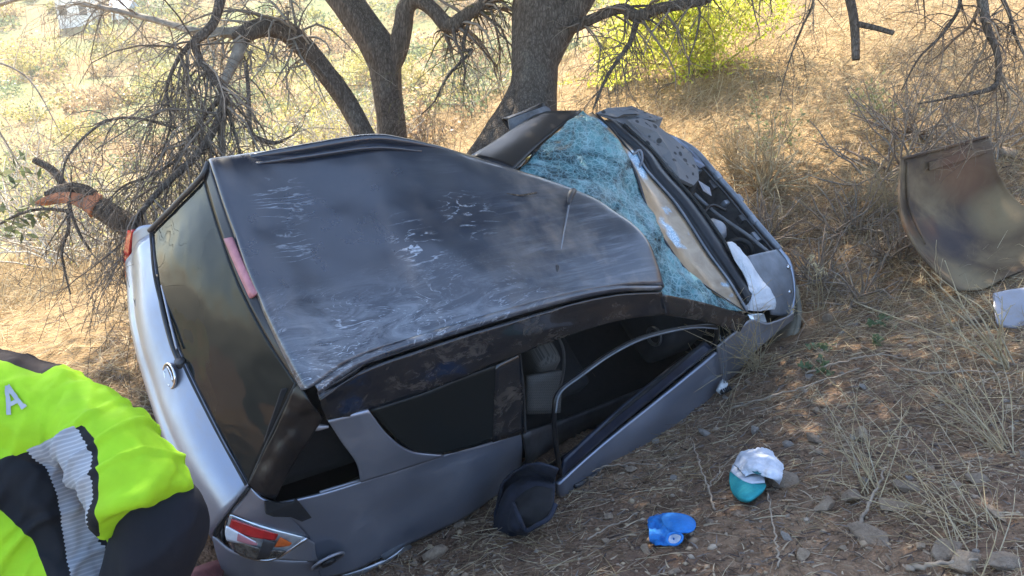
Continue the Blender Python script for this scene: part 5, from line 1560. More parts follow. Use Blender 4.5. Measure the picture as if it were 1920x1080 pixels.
def wrod(name, pts, rad, mat, parent=None, n=8, sides=10):
    P = cr(pts, n)
    R = rad if np.isscalar(rad) else cr(np.array(rad, float)[:, None], n)[:, 0]
    V, F = tube(P, R, sides)
    return link(name, quads_mesh(name, V, F), mat, parent)


BN = [[(2.783,6.001,1.07), (2.995,6.078,1.099), (3.258,6.16,1.143), (3.43,6.206,1.176), (3.499,6.232,1.187)],
      [(2.704,5.733,0.806), (3.001,5.917,0.755), (3.278,6.007,0.817), (3.446,5.98,0.912), (3.492,5.953,0.95)],
      [(2.735,5.512,0.606), (3.078,5.697,0.531), (3.363,5.763,0.588), (3.521,5.734,0.728), (3.592,5.723,0.781)],
      [(2.851,5.388,0.459), (3.153,5.509,0.386), (3.426,5.561,0.461), (3.663,5.554,0.604), (3.846,5.587,0.685)],
      [(2.993,5.277,0.345), (3.19,5.335,0.329), (3.45,5.4,0.435), (3.752,5.466,0.546), (4.022,5.54,0.597)]]
bon = empty('torn_bonnet', (3.177,5.28,0.321), 'torn off car bonnet with muddy brown underside leaning on the slope', 'bonnet')
wpanel('panel', BN, M_BONNET, bon, th=.007, dent=.035, dfreq=3.0)
wrod('folded_edge', [np.array(p) + np.array((0, -.01, .004)) for p in BN[0]], .012, M_BONNET, bon)
wrod('folded_edge', [np.array(r[0]) + np.array((0, -.01, 0)) for r in BN], .012, M_BONNET, bon)
wrod('brace', [tuple(np.array(BN[0][0]) * .8 + np.array(BN[0][1]) * .2 + np.array((0, -.02, -.03))), tuple(np.array(BN[1][0]) * .72 + np.array(BN[1][1]) * .28 + np.array((0, -.025, 0))), tuple(np.array(BN[2][0]) * .7 + np.array(BN[2][1]) * .3 + np.array((0, -.025, 0)))], [.008, .012, .006], M_BONNET, bon)
M_SCUFF = simple('bare_scuffed_strip', (.36, .35, .33), .5, .3, var=.3, vs=18)
wpanel('scuffed_strip', [[tuple(np.array(BN[0][k]) * .80 + np.array(BN[1][k]) * .20 + np.array((0, -.022, .01))) for k in (1, 2, 3)], [tuple(np.array(BN[0][k]) * .64 + np.array(BN[1][k]) * .36 + np.array((0, -.026, .01))) for k in (1, 2, 3)]], M_BONNET, bon, th=.006)
sil = wpanel('metal_panel', [[(3.01,4.939,0.469), (3.149,4.967,0.486), (3.375,5.012,0.49)], [(2.961,4.807,0.41), (3.113,4.839,0.41), (3.329,4.871,0.407)], [(2.945,4.734,0.363), (3.087,4.746,0.34), (3.282,4.743,0.331)], [(2.964,4.734,0.335), (3.087,4.728,0.32), (3.276,4.723,0.308)]], M_SILVERB, th=.01, dent=.006)
tag(sil, 'bent silver body panel lying below the torn bonnet at the right edge', 'car panel')

# ------------------------------------------------------------------ caps and cloth
M_CAPW = simple('white_cotton', (.62, .66, .74), .85, var=.12, vs=40, bump=.2)
M_TEAL = simple('teal_cloth', (.02, .30, .33), .8, var=.15, vs=60, bump=.1)
M_TEALD = simple('dark_teal_lining', (.02, .14, .16), .85, var=.2)
M_BLUE = simple('bright_blue_cotton', (.012, .17, .52), .8, var=.15, vs=50, bump=.15)
M_NAVYC = simple('navy_cloth', (.016, .020, .034), .9, var=.35, vs=18, bump=.3)

capw = empty('white_cap', (1.254,3.685,-0.018), 'crumpled white cap with a teal peak lying on a stone', 'cap')
wpanel('crown', [[(1.167,3.833,-0.058), (1.256,3.993,-0.089), (1.336,3.981,-0.055), (1.376,3.823,0.014), (1.359,3.634,0.049)],
                 [(1.146,3.705,0.021), (1.189,3.702,0.067), (1.253,3.686,0.091), (1.29,3.584,0.126), (1.317,3.522,0.1)],
                 [(1.129,3.556,0.089), (1.16,3.532,0.136), (1.2,3.48,0.159), (1.241,3.444,0.165), (1.284,3.438,0.128)],
                 [(1.136,3.521,0.088), (1.164,3.501,0.114), (1.195,3.437,0.146), (1.227,3.407,0.148), (1.285,3.461,0.09)]], M_CAPW, capw, su=12, sv=12, th=.006, dent=.024, dfreq=21, seed=4)
wpanel('sweatband', [[(1.145,3.758,-0.008), (1.155,3.62,0.046), (1.185,3.549,0.082), (1.231,3.528,0.096)], [(1.118,3.695,-0.005), (1.12,3.532,0.062), (1.152,3.464,0.085), (1.209,3.435,0.111)]], M_CAPW, capw, su=6, sv=8, th=.006, dent=.006, dfreq=30)
wpanel('lining', [[(1.17,3.581,0.11), (1.188,3.502,0.138), (1.217,3.48,0.147)], [(1.157,3.533,0.117), (1.174,3.467,0.137), (1.209,3.45,0.149)]], M_TEALD, capw, th=.004)
wpanel('peak', [[(1.119,3.705,-0.012), (1.122,3.539,0.058), (1.154,3.466,0.08), (1.219,3.466,0.09)], [(1.088,3.595,0.006), (1.103,3.451,0.064), (1.141,3.4,0.087), (1.213,3.424,0.094)], [(1.078,3.498,0.011), (1.088,3.381,0.062), (1.12,3.338,0.084), (1.185,3.393,0.08)], [(1.089,3.42,0.021), (1.099,3.377,0.041), (1.121,3.36,0.053), (1.152,3.382,0.055)]], M_TEAL, capw, th=.006)

capb = empty('blue_cap', (0.739,3.256,-0.033), 'crumpled bright blue cap lying on bare earth in the foreground', 'cap')
wpanel('crown', [[(0.672,3.458,-0.11), (0.706,3.464,-0.095), (0.753,3.442,-0.076), (0.785,3.371,-0.038)],
                 [(0.644,3.343,-0.054), (0.675,3.326,-0.02), (0.717,3.287,0.001), (0.753,3.22,0.028)],
                 [(0.628,3.209,0.001), (0.676,3.269,-0.022), (0.7,3.169,0.038), (0.738,3.122,0.063)],
                 [(0.615,3.118,0.031), (0.652,3.115,0.045), (0.69,3.135,0.03), (0.712,3.084,0.064)],
                 [(0.628,3.124,-0.008), (0.655,3.091,0.018), (0.684,3.076,0.033), (0.712,3.075,0.042)]], M_BLUE, capb, su=12, sv=12, th=.005, dent=.022, dfreq=24, seed=7)
wpanel('peak', [[(0.712,3.345,-0.006), (0.753,3.306,0.026), (0.799,3.263,0.049), (0.826,3.231,0.053)], [(0.694,3.273,0.018), (0.728,3.202,0.068), (0.775,3.158,0.097), (0.82,3.15,0.088)], [(0.694,3.192,0.044), (0.724,3.131,0.085), (0.763,3.096,0.104), (0.805,3.102,0.099)], [(0.706,3.152,0.051), (0.725,3.087,0.093), (0.761,3.08,0.096), (0.784,3.081,0.098)]], M_BLUE, capb, th=.005)
wrod('peak_edge', [(0.712,3.345,-0.006), (0.753,3.306,0.026), (0.799,3.263,0.049), (0.826,3.231,0.053), (0.82,3.15,0.088), (0.805,3.102,0.099), (0.784,3.081,0.098), (0.761,3.08,0.096), (0.725,3.087,0.093), (0.706,3.152,0.051)], .0045, M_BLUE, capb)
wpanel('lining', [[(0.695,3.095,0.07), (0.72,3.094,0.079), (0.743,3.079,0.083)], [(0.685,3.067,0.066), (0.719,3.093,0.054), (0.742,3.059,0.076)], [(0.693,3.051,0.058), (0.718,3.057,0.051), (0.733,3.057,0.06)]], M_CAPW, capb, th=.006, dent=.02, dfreq=30)
wrod('lining_rim', [(0.69,3.085,0.078), (0.718,3.089,0.086), (0.745,3.069,0.09), (0.739,3.037,0.087), (0.715,3.027,0.072), (0.687,3.038,0.067), (0.682,3.065,0.07), (0.692,3.085,0.078)], .006, M_BLUE, capb)

sack = empty('dark_bag', (0.068,3.566,-0.29), 'slumped dark navy bag with a gaping black mouth under the open door', 'bag')
wpanel('pouch', [[(-0.092,3.796,-0.33), (-0.034,3.805,-0.149), (0.042,3.769,-0.035), (0.135,3.686,0.059), (0.226,3.637,0.034)], [(-0.099,3.73,-0.366), (-0.058,3.862,-0.275), (0,3.857,-0.179), (0.113,3.808,-0.108), (0.222,3.737,-0.102)],
                 [(-0.083,3.634,-0.337), (-0.027,3.599,-0.167), (0.022,3.644,-0.119), (0.109,3.656,-0.068), (0.214,3.583,-0.058)],
                 [(-0.027,3.559,-0.298), (0.016,3.417,-0.126), (0.052,3.46,-0.095), (0.119,3.528,-0.098), (0.205,3.49,-0.064)],
                 [(0.068,3.539,-0.282), (0.079,3.444,-0.188), (0.11,3.432,-0.153), (0.151,3.432,-0.122), (0.195,3.48,-0.12)]], M_NAVYC, sack, su=9, sv=9, th=.012, dent=.04, dfreq=7, seed=5)
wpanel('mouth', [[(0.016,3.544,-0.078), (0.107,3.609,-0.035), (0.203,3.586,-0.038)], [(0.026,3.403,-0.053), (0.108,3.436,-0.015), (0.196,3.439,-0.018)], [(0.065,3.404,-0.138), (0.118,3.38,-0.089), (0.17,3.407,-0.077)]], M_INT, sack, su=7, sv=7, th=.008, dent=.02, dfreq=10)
wrod('mouth_rim', [(0.005,3.519,-0.076), (0.031,3.391,-0.053), (0.067,3.379,-0.125), (0.122,3.349,-0.071), (0.179,3.385,-0.055), (0.212,3.443,-0.02)], .012, M_NAVYC, sack)

M_REDC = simple('faded_red_cloth', (.13, .04, .04), .85, var=.4, vs=15, bump=.3)
rag = wpanel('red_rag', [[(-1.488,3.111,-0.135), (-1.436,3.167,-0.146), (-1.373,3.255,-0.207)], [(-1.466,3.026,-0.113), (-1.398,3.067,-0.116), (-1.344,3.187,-0.205)], [(-1.428,2.95,-0.119), (-1.375,3.019,-0.151), (-1.322,3.122,-0.226)]], M_REDC, th=.008, dent=.03, dfreq=14)
tag(rag, 'crumpled faded red rag on the ground under the rear bumper', 'rag')

# ------------------------------------------------------------------ stones
for (p_, s_, mi_, ri_, asp_, lb_) in [
    ((-0.391,3.488,-0.377), .15, 1, 0, (.8, .8, 1.1), 'rounded tan stone wedged beside the rear wheel'),
    ((1.324,3.532,0.041), .17, 0, 1, (1.2, .8, .6), 'flat grey brown slab under the white cap'),
    ((2.258,5.574,0.001), .075, 1, 2, (1, 1, 1.3), 'orange brown lump standing beside the front bumper'),
    ((1.414,3.215,0.132), .12, 1, 3, (1.1, .8, .9), 'tan pointed stone right of the white cap'),
    ((1.529,3.201,0.171), .11, 0, 4, (.9, .8, 1.0), 'grey brown block leaning against a tan pointed stone'),
    ((1.769,3.193,0.248), .12, 0, 5, (1.2, .9, .6), 'low grey brown stone among straw right of the pair of stones'),
    ((1.67,3.075,0.235), .13, 1, 0, (1.1, .8, .5), 'flat tan stone half buried below the low grey brown stone'),
    ((1.487,2.907,0.212), .16, 0, 1, (1.4, .7, .4), 'long flat brown slab in the lower right foreground'),
    ((1.183,3.004,0.122), .06, 2, 2, (1.2, .7, .5), 'small pale blue grey stone on the bare earth'),
    ((1.706,2.579,0.331), .16, 1, 3, (1.1, .9, .7), 'large tan stone near the bottom right corner'),
    ((1.812,2.539,0.369), .12, 0, 4, (1, .9, .7), 'grey brown stone in the bottom right corner'),
    ((1.835,3.879,0.077), .11, 1, 5, (.8, .8, 1.1), 'tan pyramid shaped stone behind the white cap to the right'),
    ((1.609,3.919,0.038), .10, 0, 0, (1.1, .8, .9), 'brown block behind the white cap'),
    ((1.489,3.946,-0.012), .07, 2, 1, (1, .8, .8), 'small pale stone just behind the white cap'),
    ((1.392,4.228,-0.106), .07, 2, 2, (.8, .8, 1.2), 'grey upright stone behind the white cap to the left'),
    ((1.166,4.445,-0.251), .09, 2, 3, (1, .8, .9), 'blue grey stone between the open door and the white cap'),
    ((0.677,4.127,-0.301), .07, 1, 4, (.9, .8, 1), 'small tan stone below the open front door'),
    ((1.982,2.884,0.337), .09, 1, 5, (1.3, .8, .4), 'thin tan flake on straw at the right edge'),
    ((2.032,3.142,0.326), .10, 0, 0, (.9, .9, .8), 'brown stone in the straw at the right'),
    ((1.667,2.671,0.322), .12, 0, 1, (1, .9, .6), 'grey brown stone beside the large tan stone'),
    ((1.192,2.831,0.165), .08, 1, 2, (1, .8, .7), 'small brown stone at the bottom edge'),
    ((2.254,5.277,0.035), .07, 2, 3, (1, .8, .6), 'pale stone beside the orange brown lump'),
    ((2.358,5.37,0.052), .06, 2, 4, (1, .8, .6), 'small pale stone uphill of the orange brown lump'),
    ((2.375,6.046,0.123), .08, 2, 5, (1, .8, .7), 'pale grey stone in the brush beyond the front bumper'),
    ((0.598,3.08,-0.011), .06, 1, 0, (1, .8, .8), 'small tan stone below the blue cap'),
    ((-0.286,3.759,-0.389), .08, 0, 1, (1, .8, .9), 'brown stone left of the dark bag'),
    ((-0.206,3.899,-0.407), .07, 1, 2, (1, .8, .9), 'tan stone tucked under the side of the car'),
    ((2.934,7.928,0.703), .10, 1, 3, (1.2, .8, .5), 'pale tan stone on the slope above the engine bay'),
    ((4.095,6.983,0.873), .16, 1, 4, (1.1, .8, .8), 'tan rock on the bank right of the torn bonnet')]:
    rock(p_[0], p_[1], s_ * .68, mi_, ri_, lb_, asp_)
gr_ = np.random.default_rng(91)
k_ = 0
while k_ < 70:
    x_ = gr_.uniform(-.6, 3.0); y_ = gr_.uniform(2.4, 5.6)
    z_ = H1(x_, y_)
    if inside_car(np.array([x_]), np.array([y_]), np.array([z_]))[0]:
        continue
    o = rock(x_, y_, float(gr_.uniform(.014, .036)), int(gr_.integers(0, 3)), int(gr_.integers(0, 6)), 'small loose stone among the litter in front of the car')
    o['group'] = 'small loose stones'
    o.name = 'pebble'
    k_ += 1
# gravel nobody could count
ng = 6000
x_ = gr_.uniform(-2.2, 4.0, ng); y_ = gr_.uniform(2.0, 6.5, ng); z_ = H(x_, y_)
ok = ~inside_car(x_, y_, z_)
x_, y_, z_ = x_[ok], y_[ok], z_[ok]; ng = len(x_)
oct_v = np.array([(1, 0, 0), (-1, 0, 0), (0, 1, 0), (0, -1, 0), (0, 0, 1), (0, 0, -1)], float)
oct_f = np.array([(0, 2, 4), (2, 1, 4), (1, 3, 4), (3, 0, 4), (2, 0, 5), (1, 2, 5), (3, 1, 5), (0, 3, 5)])
sz_ = gr_.gamma(2.0, .0042, ng) + .004
th_ = gr_.uniform(0, 6.28, ng)
V = oct_v[None] * gr_.uniform(.5, 1.2, (ng, 6, 1)) * sz_[:, None, None] * np.array([1.1, .9, .6])
V = np.stack([V[..., 0] * np.cos(th_)[:, None] - V[..., 1] * np.sin(th_)[:, None], V[..., 0] * np.sin(th_)[:, None] + V[..., 1] * np.cos(th_)[:, None], V[..., 2]], -1)
V = V + np.stack([x_, y_, z_ + .003], 1)[:, None]
F = (oct_f[None] + (np.arange(ng) * 6)[:, None, None]).reshape(-1, 3)
o = link('gravel', mesh_np('gravel', V.reshape(-1, 3), F, np.repeat(pick([(.30, .21, .14), (.37, .27, .18), (.22, .15, .10), (.36, .29, .22), (.42, .32, .21)], ng, .2), 6, 0)), M_GRIT, smooth=False)
tag(o, 'fine gravel strewn over the brown earth', 'gravel', kind='stuff')

# ------------------------------------------------------------------ sticks and stalks
M_STICK = simple('pale_dry_stick', (.33, .26, .19), .85, var=.3, vs=20, bump=.3)
for (pp, r_, lb) in [
    (((1.363,4.651,-0.19), (1.55,4.544,-0.05), (1.785,4.511,0.052), (2.09,4.577,0.139)), .007, 'long grey stick lying below the dangling plug'),
    (((0.962,3.36,0.001), (0.99,3.613,-0.048), (0.997,3.826,-0.064), (1.02,4.122,-0.11)), .006, 'pale stick standing between the two caps'),
    (((0.984,3.604,-0.058), (1.052,3.695,-0.025), (1.127,3.73,0.049)), .004, 'thin pale sprig beside the stick between the two caps'),
    (((1.821,4.712,0.025), (2.035,4.7,0.113), (2.212,4.673,0.174), (2.351,4.557,0.207)), .006, 'curved stick lying in front of the dry stalks'),
    (((1.076,2.774,0.172), (1.11,2.924,0.158), (1.17,3.199,0.115), (1.2,3.348,0.109)), .005, 'thin stick lying below the white cap'),
    (((1.508,2.622,0.287), (1.606,2.589,0.333), (1.727,2.564,0.368)), .012, 'dark stick near the large tan stone'),
    (((1.479,2.996,0.198), (1.539,3.074,0.222), (1.601,3.154,0.248), (1.708,3.309,0.268)), .009, 'dark stick leaning among the stones'),
    (((2.289,4.475,0.185), (2.424,4.313,0.234), (2.588,4.241,0.289), (2.699,4.132,0.33)), .007, 'grey stick across the straw at the right'),
    (((3.317,6.994,0.665), (3.546,6.938,0.739), (3.863,6.907,0.846)), .008, 'stick lying along the top edge of the torn bonnet'),
    (((0.305,4.11,-0.344), (0.489,4.146,-0.296), (0.671,4.148,-0.261), (0.844,4.098,-0.235)), .005, 'thin stick under the open door'),
    (((0.359,3.357,-0.158), (0.496,3.44,-0.144), (0.64,3.534,-0.135)), .005, 'short stick left of the blue cap')]:
    V, F = tube(cr(pp, 8) + .004 * rng.normal(size=(8 * (len(pp) - 1) + 1, 3)), np.linspace(r_, r_ * .5, 8 * (len(pp) - 1) + 1), 8)
    o = link('stick', quads_mesh('stick', V, F), M_STICK)
    tag(o, lb, 'stick', 'sticks on the earth')


def stalks(name, label, base, tip, n, spread, r0, seed, group=None, heads=False):
    g = np.random.default_rng(seed)
    o = empty(name, base, label, 'dry plant', group)
    b = np.array(base); t = np.array(tip)
    P = []
    for k in range(n):
        tt = t + g.normal(size=3) * spread * np.linalg.norm(t - b)
        b2 = b + g.normal(size=3) * .03
        mid = (b2 + tt) / 2 + g.normal(size=3) * .06 * np.linalg.norm(t - b) + np.array([0, 0, .03])
        P.append(cr([b2, mid, tt], 4)[:9])
    P = np.array(P); R = np.linspace(r0, r0 * .4, P.shape[1])[None] * np.ones((n, 1))
    Q, RQ = sprout(P, R, n * 4, .06, .22, -.1, .7, k=6, wig=.15, rk=.6, g=g)
    V1, F1 = tubes_batch(P, R, 5); V2, F2 = tubes_batch(Q, RQ, 3)
    V, F = merge([(V1, F1), (V2, F2)])
    link('stems', mesh_np('stems', V, F, pick(STRAW_PAL[:3] + [(.5, .44, .33)], len(V), .03)), M_STRAW, o)
    if heads:
        tips = P[:, -1]
        for q in tips:
            c_ = q + g.normal(size=(14, 3)) * .014
            V, F = leaves(c_, .035, aspect=.25, g=g)
            link('seed_head', mesh_np('h', V, F, pick([(.66, .55, .34)], len(V))), M_STRAW, o, smooth=False)
    return o


stalks('dry_stalks', 'thick dry stalks leaning up left below the torn bonnet', (2.798,4.271,0.29), (2.404,4.537,0.65), 12, .22, .006, 3)
stalks('dry_stalks', 'fan of pale dry stalks at the right edge of the foreground', (2.305,3.425,0.279), (2.194,4.014,0.423), 22, .3, .003, 4)
stalks('dry_stalks', 'sheaf of straw stalks fallen across the lower right stones', (1.85,2.757,0.343), (1.732,3.609,0.221), 20, .3, .0026, 5)
stalks('dry_stalks', 'thin upright straw stalks behind the pair of stones', (1.62,3.186,0.21), (1.614,3.581,0.418), 12, .3, .003, 6)
stalks('thistle', 'pale dry thistle with starry heads beside the front bumper', (2.268,5.749,0.03), (2.205,5.619,0.391), 5, .35, .004, 7, heads=True)
stalks('dry_stalks', 'straw stalks bent low at the bottom right corner', (1.714,2.528,0.342), (1.71,2.984,0.275), 16, .4, .003, 8)
stalks('dry_tuft', 'tawny grass tuft under the front wing', (1.658,5.145,-0.162), (1.485,4.861,0.117), 40, .5, .0025, 9)
stalks('dry_tuft', 'straw tuft standing behind the front crossmember', (2.085,7.756,0.491), (2.009,7.74,0.835), 60, .35, .004, 10)
stalks('dry_tuft', 'straw tuft on the slope in front of the leafless brush pile', (3.031,6.651,0.467), (2.933,6.721,0.715), 50, .4, .003, 11)

# ------------------------------------------------------------------ person in a high visibility jacket
def fabric(name, col, rough=.8, bump=.25):
    m = NT(name)
    v = m.coord()
    w = m.noise(v, 14, 6, .6, .6)
    c = m.ramp(w, [(0.3, tuple(x * .88 for x in col)), (0.7, tuple(min(1, x * 1.08) for x in col))])
    m.p(Base_Color=c, Roughness=rough, Specular_IOR_Level=.2)
    m.bump(m.math('ADD', w, m.math('MULTIPLY', m.noise(v, 700, 2), .15)), bump, .01)
    return m


NK = np.array((-1.084,1.468,1.703)); RS = np.array((-0.859,1.409,1.663)); LS = np.array((-1.359,1.467,1.485)); PV = np.array((-0.919,1.314,1.267))
EL = np.array((-0.639,1.275,1.517)); WR = np.array((-0.744,1.24,1.245)); HD = np.array((-1.319,1.685,1.813))
LE = LS + np.array([-.16, .16, -.24]); LW = LE + np.array([.10, .26, -.06])
gz = H1(PV[0], PV[1] + .05)
HR = PV + np.array([.10, .0, -.06]); HL = PV + np.array([-.10, .02, -.06])
KR = np.array([HR[0] + .05, HR[1] + .14, gz + .44]); KL = np.array([HL[0] - .05, HL[1] + .20, gz + .44])
AR = np.array([HR[0] + .06, HR[1] + .02, gz + .09]); AL = np.array([HL[0] - .06, HL[1] + .08, gz + .09])


def blobs_to_mesh(name, chains, voxel, smooth=6):
    """chains: (points, radii) swept tubes merged into one skin by a voxel remesh"""
    parts = []
    for pts, rad, ell, *flat in chains:
        P = cr(pts, 6); R = np.maximum(cr(np.array(rad, float)[:, None], 6)[:, 0], .004)
        # rounded ends
        t0 = unit(P[0] - P[1]); t1 = unit(P[-1] - P[-2])
        P = np.concatenate([[P[0] + t0 * R[0] * .9, P[0] + t0 * R[0] * .6], P, [P[-1] + t1 * R[-1] * .6, P[-1] + t1 * R[-1] * .9]])
        R = np.concatenate([[R[0] * .35, R[0] * .8], R, [R[-1] * .8, R[-1] * .35]])
        if flat:
            P = P[:-1]; R = R[:-1]; P[-1] = P[-2] + t1 * .012; R[-1] = R[-2] * .97
        V, F = tube(P, R, 18)
        if ell is not None:                       # flatten along a direction
            d, k = unit(np.array(ell[0])), ell[1]
            n0 = len(P) * 18
            cen = np.concatenate([np.repeat(P, 18, 0), P[:1], P[-1:]])
            rel = V - cen
            V = cen + rel - d[None] * (rel @ d)[:, None] * (1 - k)
        parts.append((V, F))
    V, F = merge(parts)
    tmp = bpy.data.objects.new('tmp', quads_mesh('tmp', V, F))
    COL.objects.link(tmp)
    r = tmp.modifiers.new('r', 'REMESH'); r.mode = 'VOXEL'; r.voxel_size = voxel
    s = tmp.modifiers.new('s', 'SMOOTH'); s.factor = .5; s.iterations = smooth
    dg = bpy.context.evaluated_depsgraph_get()
    me = bpy.data.meshes.new_from_object(tmp.evaluated_get(dg))
    me.name = name
    bpy.data.objects.remove(tmp)
    return me


person = empty('person', ((AR[0] + AL[0]) / 2, (AR[1] + AL[1]) / 2, gz), 'person in lime high visibility jacket bending beside the rear of the car', 'person')
back_n = unit(np.cross(RS - NK, PV - NK))
if back_n[1] > 0: back_n = -back_n
CH = (NK + PV) / 2 + (NK - PV) * .12
fwd = -back_n
# body: legs, hips, trunk, neck, head, arms and hands in one skin
def hand_chains(wr, el):
    d = unit(wr - el); sd = unit(np.cross(d, np.array([.3, .2, 1.0]))); pl = np.cross(sd, d)
    ch = [([wr, wr + d * .045, wr + d * .09], [.028, .036, .034], (pl, .55))]
    for k, (o_, l_) in enumerate([(-.030, .066), (-.010, .078), (.010, .072), (.028, .056)]):
        b0 = wr + d * .085 + sd * o_
        ch.append(([b0, b0 + d * l_ * .5 - pl * .008, b0 + d * l_ * .85 - pl * .035], [.0095, .009, .0075], None))
    b0 = wr + d * .03 - sd * .03
    ch.append(([b0, b0 + d * .03 - sd * .025 - pl * .01, b0 + d * .06 - sd * .03 - pl * .02], [.012, .011, .009], None))
    return ch


body_ch = [
    ([PV, (PV + CH) / 2, CH, NK - (NK - PV) * .12], [.14, .12, .125, .09], (fwd, .6)),
    ([NK - (NK - PV) * .1, NK + (HD - NK) * .35, NK + (HD - NK) * .6], [.07, .058, .055], None),
    ([HD - unit(HD - NK) * .05, HD + unit(HD - NK) * .03, HD + unit(HD - NK) * .07], [.082, .095, .085], None),
    ([LS, NK - (NK - PV) * .1, RS], [.05, .06, .05], None),
    ([RS, (RS + EL) / 2, EL, (EL + WR) / 2, WR], [.045, .045, .045, .042, .03], None),
    ([LS, (LS + LE) / 2, LE, (LE + LW) / 2, LW], [.062, .052, .045, .042, .03], None),
    ([HR, (HR + KR) / 2, KR, (KR + AR) / 2 + np.array((0, -.02, .03)), AR], [.095, .082, .062, .058, .042], None),
    ([HL, (HL + KL) / 2, KL, (KL + AL) / 2 + np.array((0, -.02, .03)), AL], [.095, .082, .062, .058, .042], None)] + hand_chains(WR, EL) + hand_chains(LW, LE)
fh = unit(HD - NK); ff_ = unit(fwd - fh * (fwd @ fh)); fs = np.cross(ff_, fh)
nose_ = HD + ff_ * .09 - fh * .01
body_ch += [([HD + ff_ * .085 + fh * .02, nose_ + ff_ * .018, nose_ - fh * .015], [.010, .014, .012], None)]
for sg in (-1, 1):
    e0 = HD + fs * sg * .088
    body_ch.append(([e0 + fh * .02, e0 + fs * sg * .01, e0 - fh * .025], [.012, .016, .010], None))
m = NT('skin')
m.p(Base_Color=m.ramp(m.noise(m.coord(), 12, 5), [(0.3, (.30, .17, .11)), (0.7, (.38, .22, .15))]), Roughness=.55, Subsurface_Weight=.08, Subsurface_Radius=(.01, .004, .002))
M_SKIN = m.m
bod = link('body', blobs_to_mesh('body', body_ch, .009, 4), M_SKIN, person)
M_EYE = simple('eye', (.05, .04, .035), .2)
for sg in (-1, 1):
    e0 = HD + ff_ * .083 + fs * sg * .033 + fh * .005
    V, F = tube(np.array([e0 - fh * .004, e0 + fh * .004]), .011, 10)
    link('eye', quads_mesh('eye', V, F), M_EYE, bod)
e0 = HD + ff_ * .084 - fh * .055
V, F = tube(np.array([e0 - fs * .024 - ff_ * .006, e0 + ff_ * .004, e0 + fs * .024 - ff_ * .006]), .006, 8)
link('mouth', quads_mesh('mouth', V, F), simple('lips', (.25, .10, .08), .5), bod)
M_HAIR = simple('dark_hair', (.015, .012, .010), .7, var=.4, vs=40, bump=.5)
link('hair', blobs_to_mesh('hair', [([HD - ff_ * .02 - fh * .03, HD - ff_ * .022 + fh * .04, HD - ff_ * .012 + fh * .085], [.094, .106, .088], None)], .012, 3), M_HAIR, person)

# trousers and boots
tr_ch = [([PV - (NK - PV) * .02, PV + (NK - PV) * .18], [.165, .168], (fwd, .78)),
         ([HR, (HR + KR) / 2, KR, (KR + AR) / 2 + np.array((0, -.02, .03)), AR + np.array((0, 0, .02))], [.11, .098, .08, .078, .07], None),
         ([HL, (HL + KL) / 2, KL, (KL + AL) / 2 + np.array((0, -.02, .03)), AL + np.array((0, 0, .02))], [.11, .098, .08, .078, .07], None)]
M_TROUSER = fabric('navy_trousers', (.008, .010, .016)).m
link('trousers', blobs_to_mesh('trousers', tr_ch, .013, 4), M_TROUSER, person)
M_BOOT = simple('black_boot', (.015, .014, .013), .55)
for an_ in (AR, AL):
    zf = H1(an_[0], an_[1])
    link('boot', blobs_to_mesh('boot', [([an_ + np.array((0, 0, .06)), np.array((an_[0], an_[1] - .01, zf + .05))], [.06, .055], None), ([np.array((an_[0], an_[1] - .05, zf + .04)), np.array((an_[0], an_[1] + .06, zf + .045)), np.array((an_[0], an_[1] + .17, zf + .035))], [.045, .048, .04], None)], .010, 3), M_BOOT, person)

# jacket: loose shell over trunk and upper arms, zones carried as cloth attributes
jk_ch = [
    ([PV + (PV - NK) * .06, (PV + CH) / 2, CH, NK - (NK - PV) * .16], [.185, .185, .195, .16], (fwd, .74)),
    ([LS, NK - (NK - PV) * .10, RS], [.088, .115, .090], None),
    ([NK - (NK - PV) * .06, NK + (HD - NK) * .22], [.085, .078], None),
    ([RS, (-0.81,1.392,1.673), (-0.729,1.335,1.639), (-0.685,1.29,1.609), (-0.659,1.261,1.578)], [.075, .070, .074, .079, .084], None, 'flat'),
    ([LS, (LS + LE) / 2, LE], [.09, .088, .075], None)]
jme = blobs_to_mesh('jacket', jk_ch, .0065, 4)
nv = len(jme.vertices)
co = np.zeros(nv * 3, np.float32); jme.vertices.foreach_get('co', co); co = co.reshape(-1, 3).astype(float)
nr = np.zeros(nv * 3, np.float32); jme.vertices.foreach_get('normal', nr); nr = nr.reshape(-1, 3)
axis_u = unit(EL - RS)
ta = ((co - RS) @ axis_u) / np.linalg.norm(EL - RS)
dist_arm = np.linalg.norm(co - RS - np.outer((co - RS) @ axis_u, axis_u), axis=1)
# folds: diagonal creases on the sleeve, gentle ones on the back
sl = np.clip(ta * 2.5, 0, 1)
ridge = 1 - np.abs(fbm(co[:, 0] * 5 + co[:, 2] * 3, co[:, 1] * 5, co[:, 2] * 2.2 - co[:, 0] * 4, oct=3, seed=14)) * 2
ridge2 = 1 - np.abs(fbm(co[:, 0] * 13 - co[:, 2] * 9, co[:, 1] * 12, co[:, 2] * 5 + co[:, 0] * 8, oct=3, seed=44)) * 2
ridge3 = 1 - np.abs(np.sin(ta * 13 + 4 * fbm(co[:, 0] * 6, co[:, 1] * 6, co[:, 2] * 6, oct=2, seed=8))) * 2.2
fold = .022 * np.clip(ridge - .5, 0, 1) + .012 * np.clip(ridge2 - .45, 0, 1) + .010 * sl * np.clip(ridge3, 0, 1) + .005 * fbm(co[:, 0] * 7, co[:, 1] * 7, co[:, 2] * 7, oct=3, seed=2) + .003 * sl * np.sin(ta * 17 + 5.0 * fbm(co[:, 0] * 9, co[:, 1] * 9, co[:, 2] * 9, oct=2, seed=4))
co2 = co + nr * fold[:, None]
jme.vertices.foreach_set('co', co2.astype(np.float32).ravel())
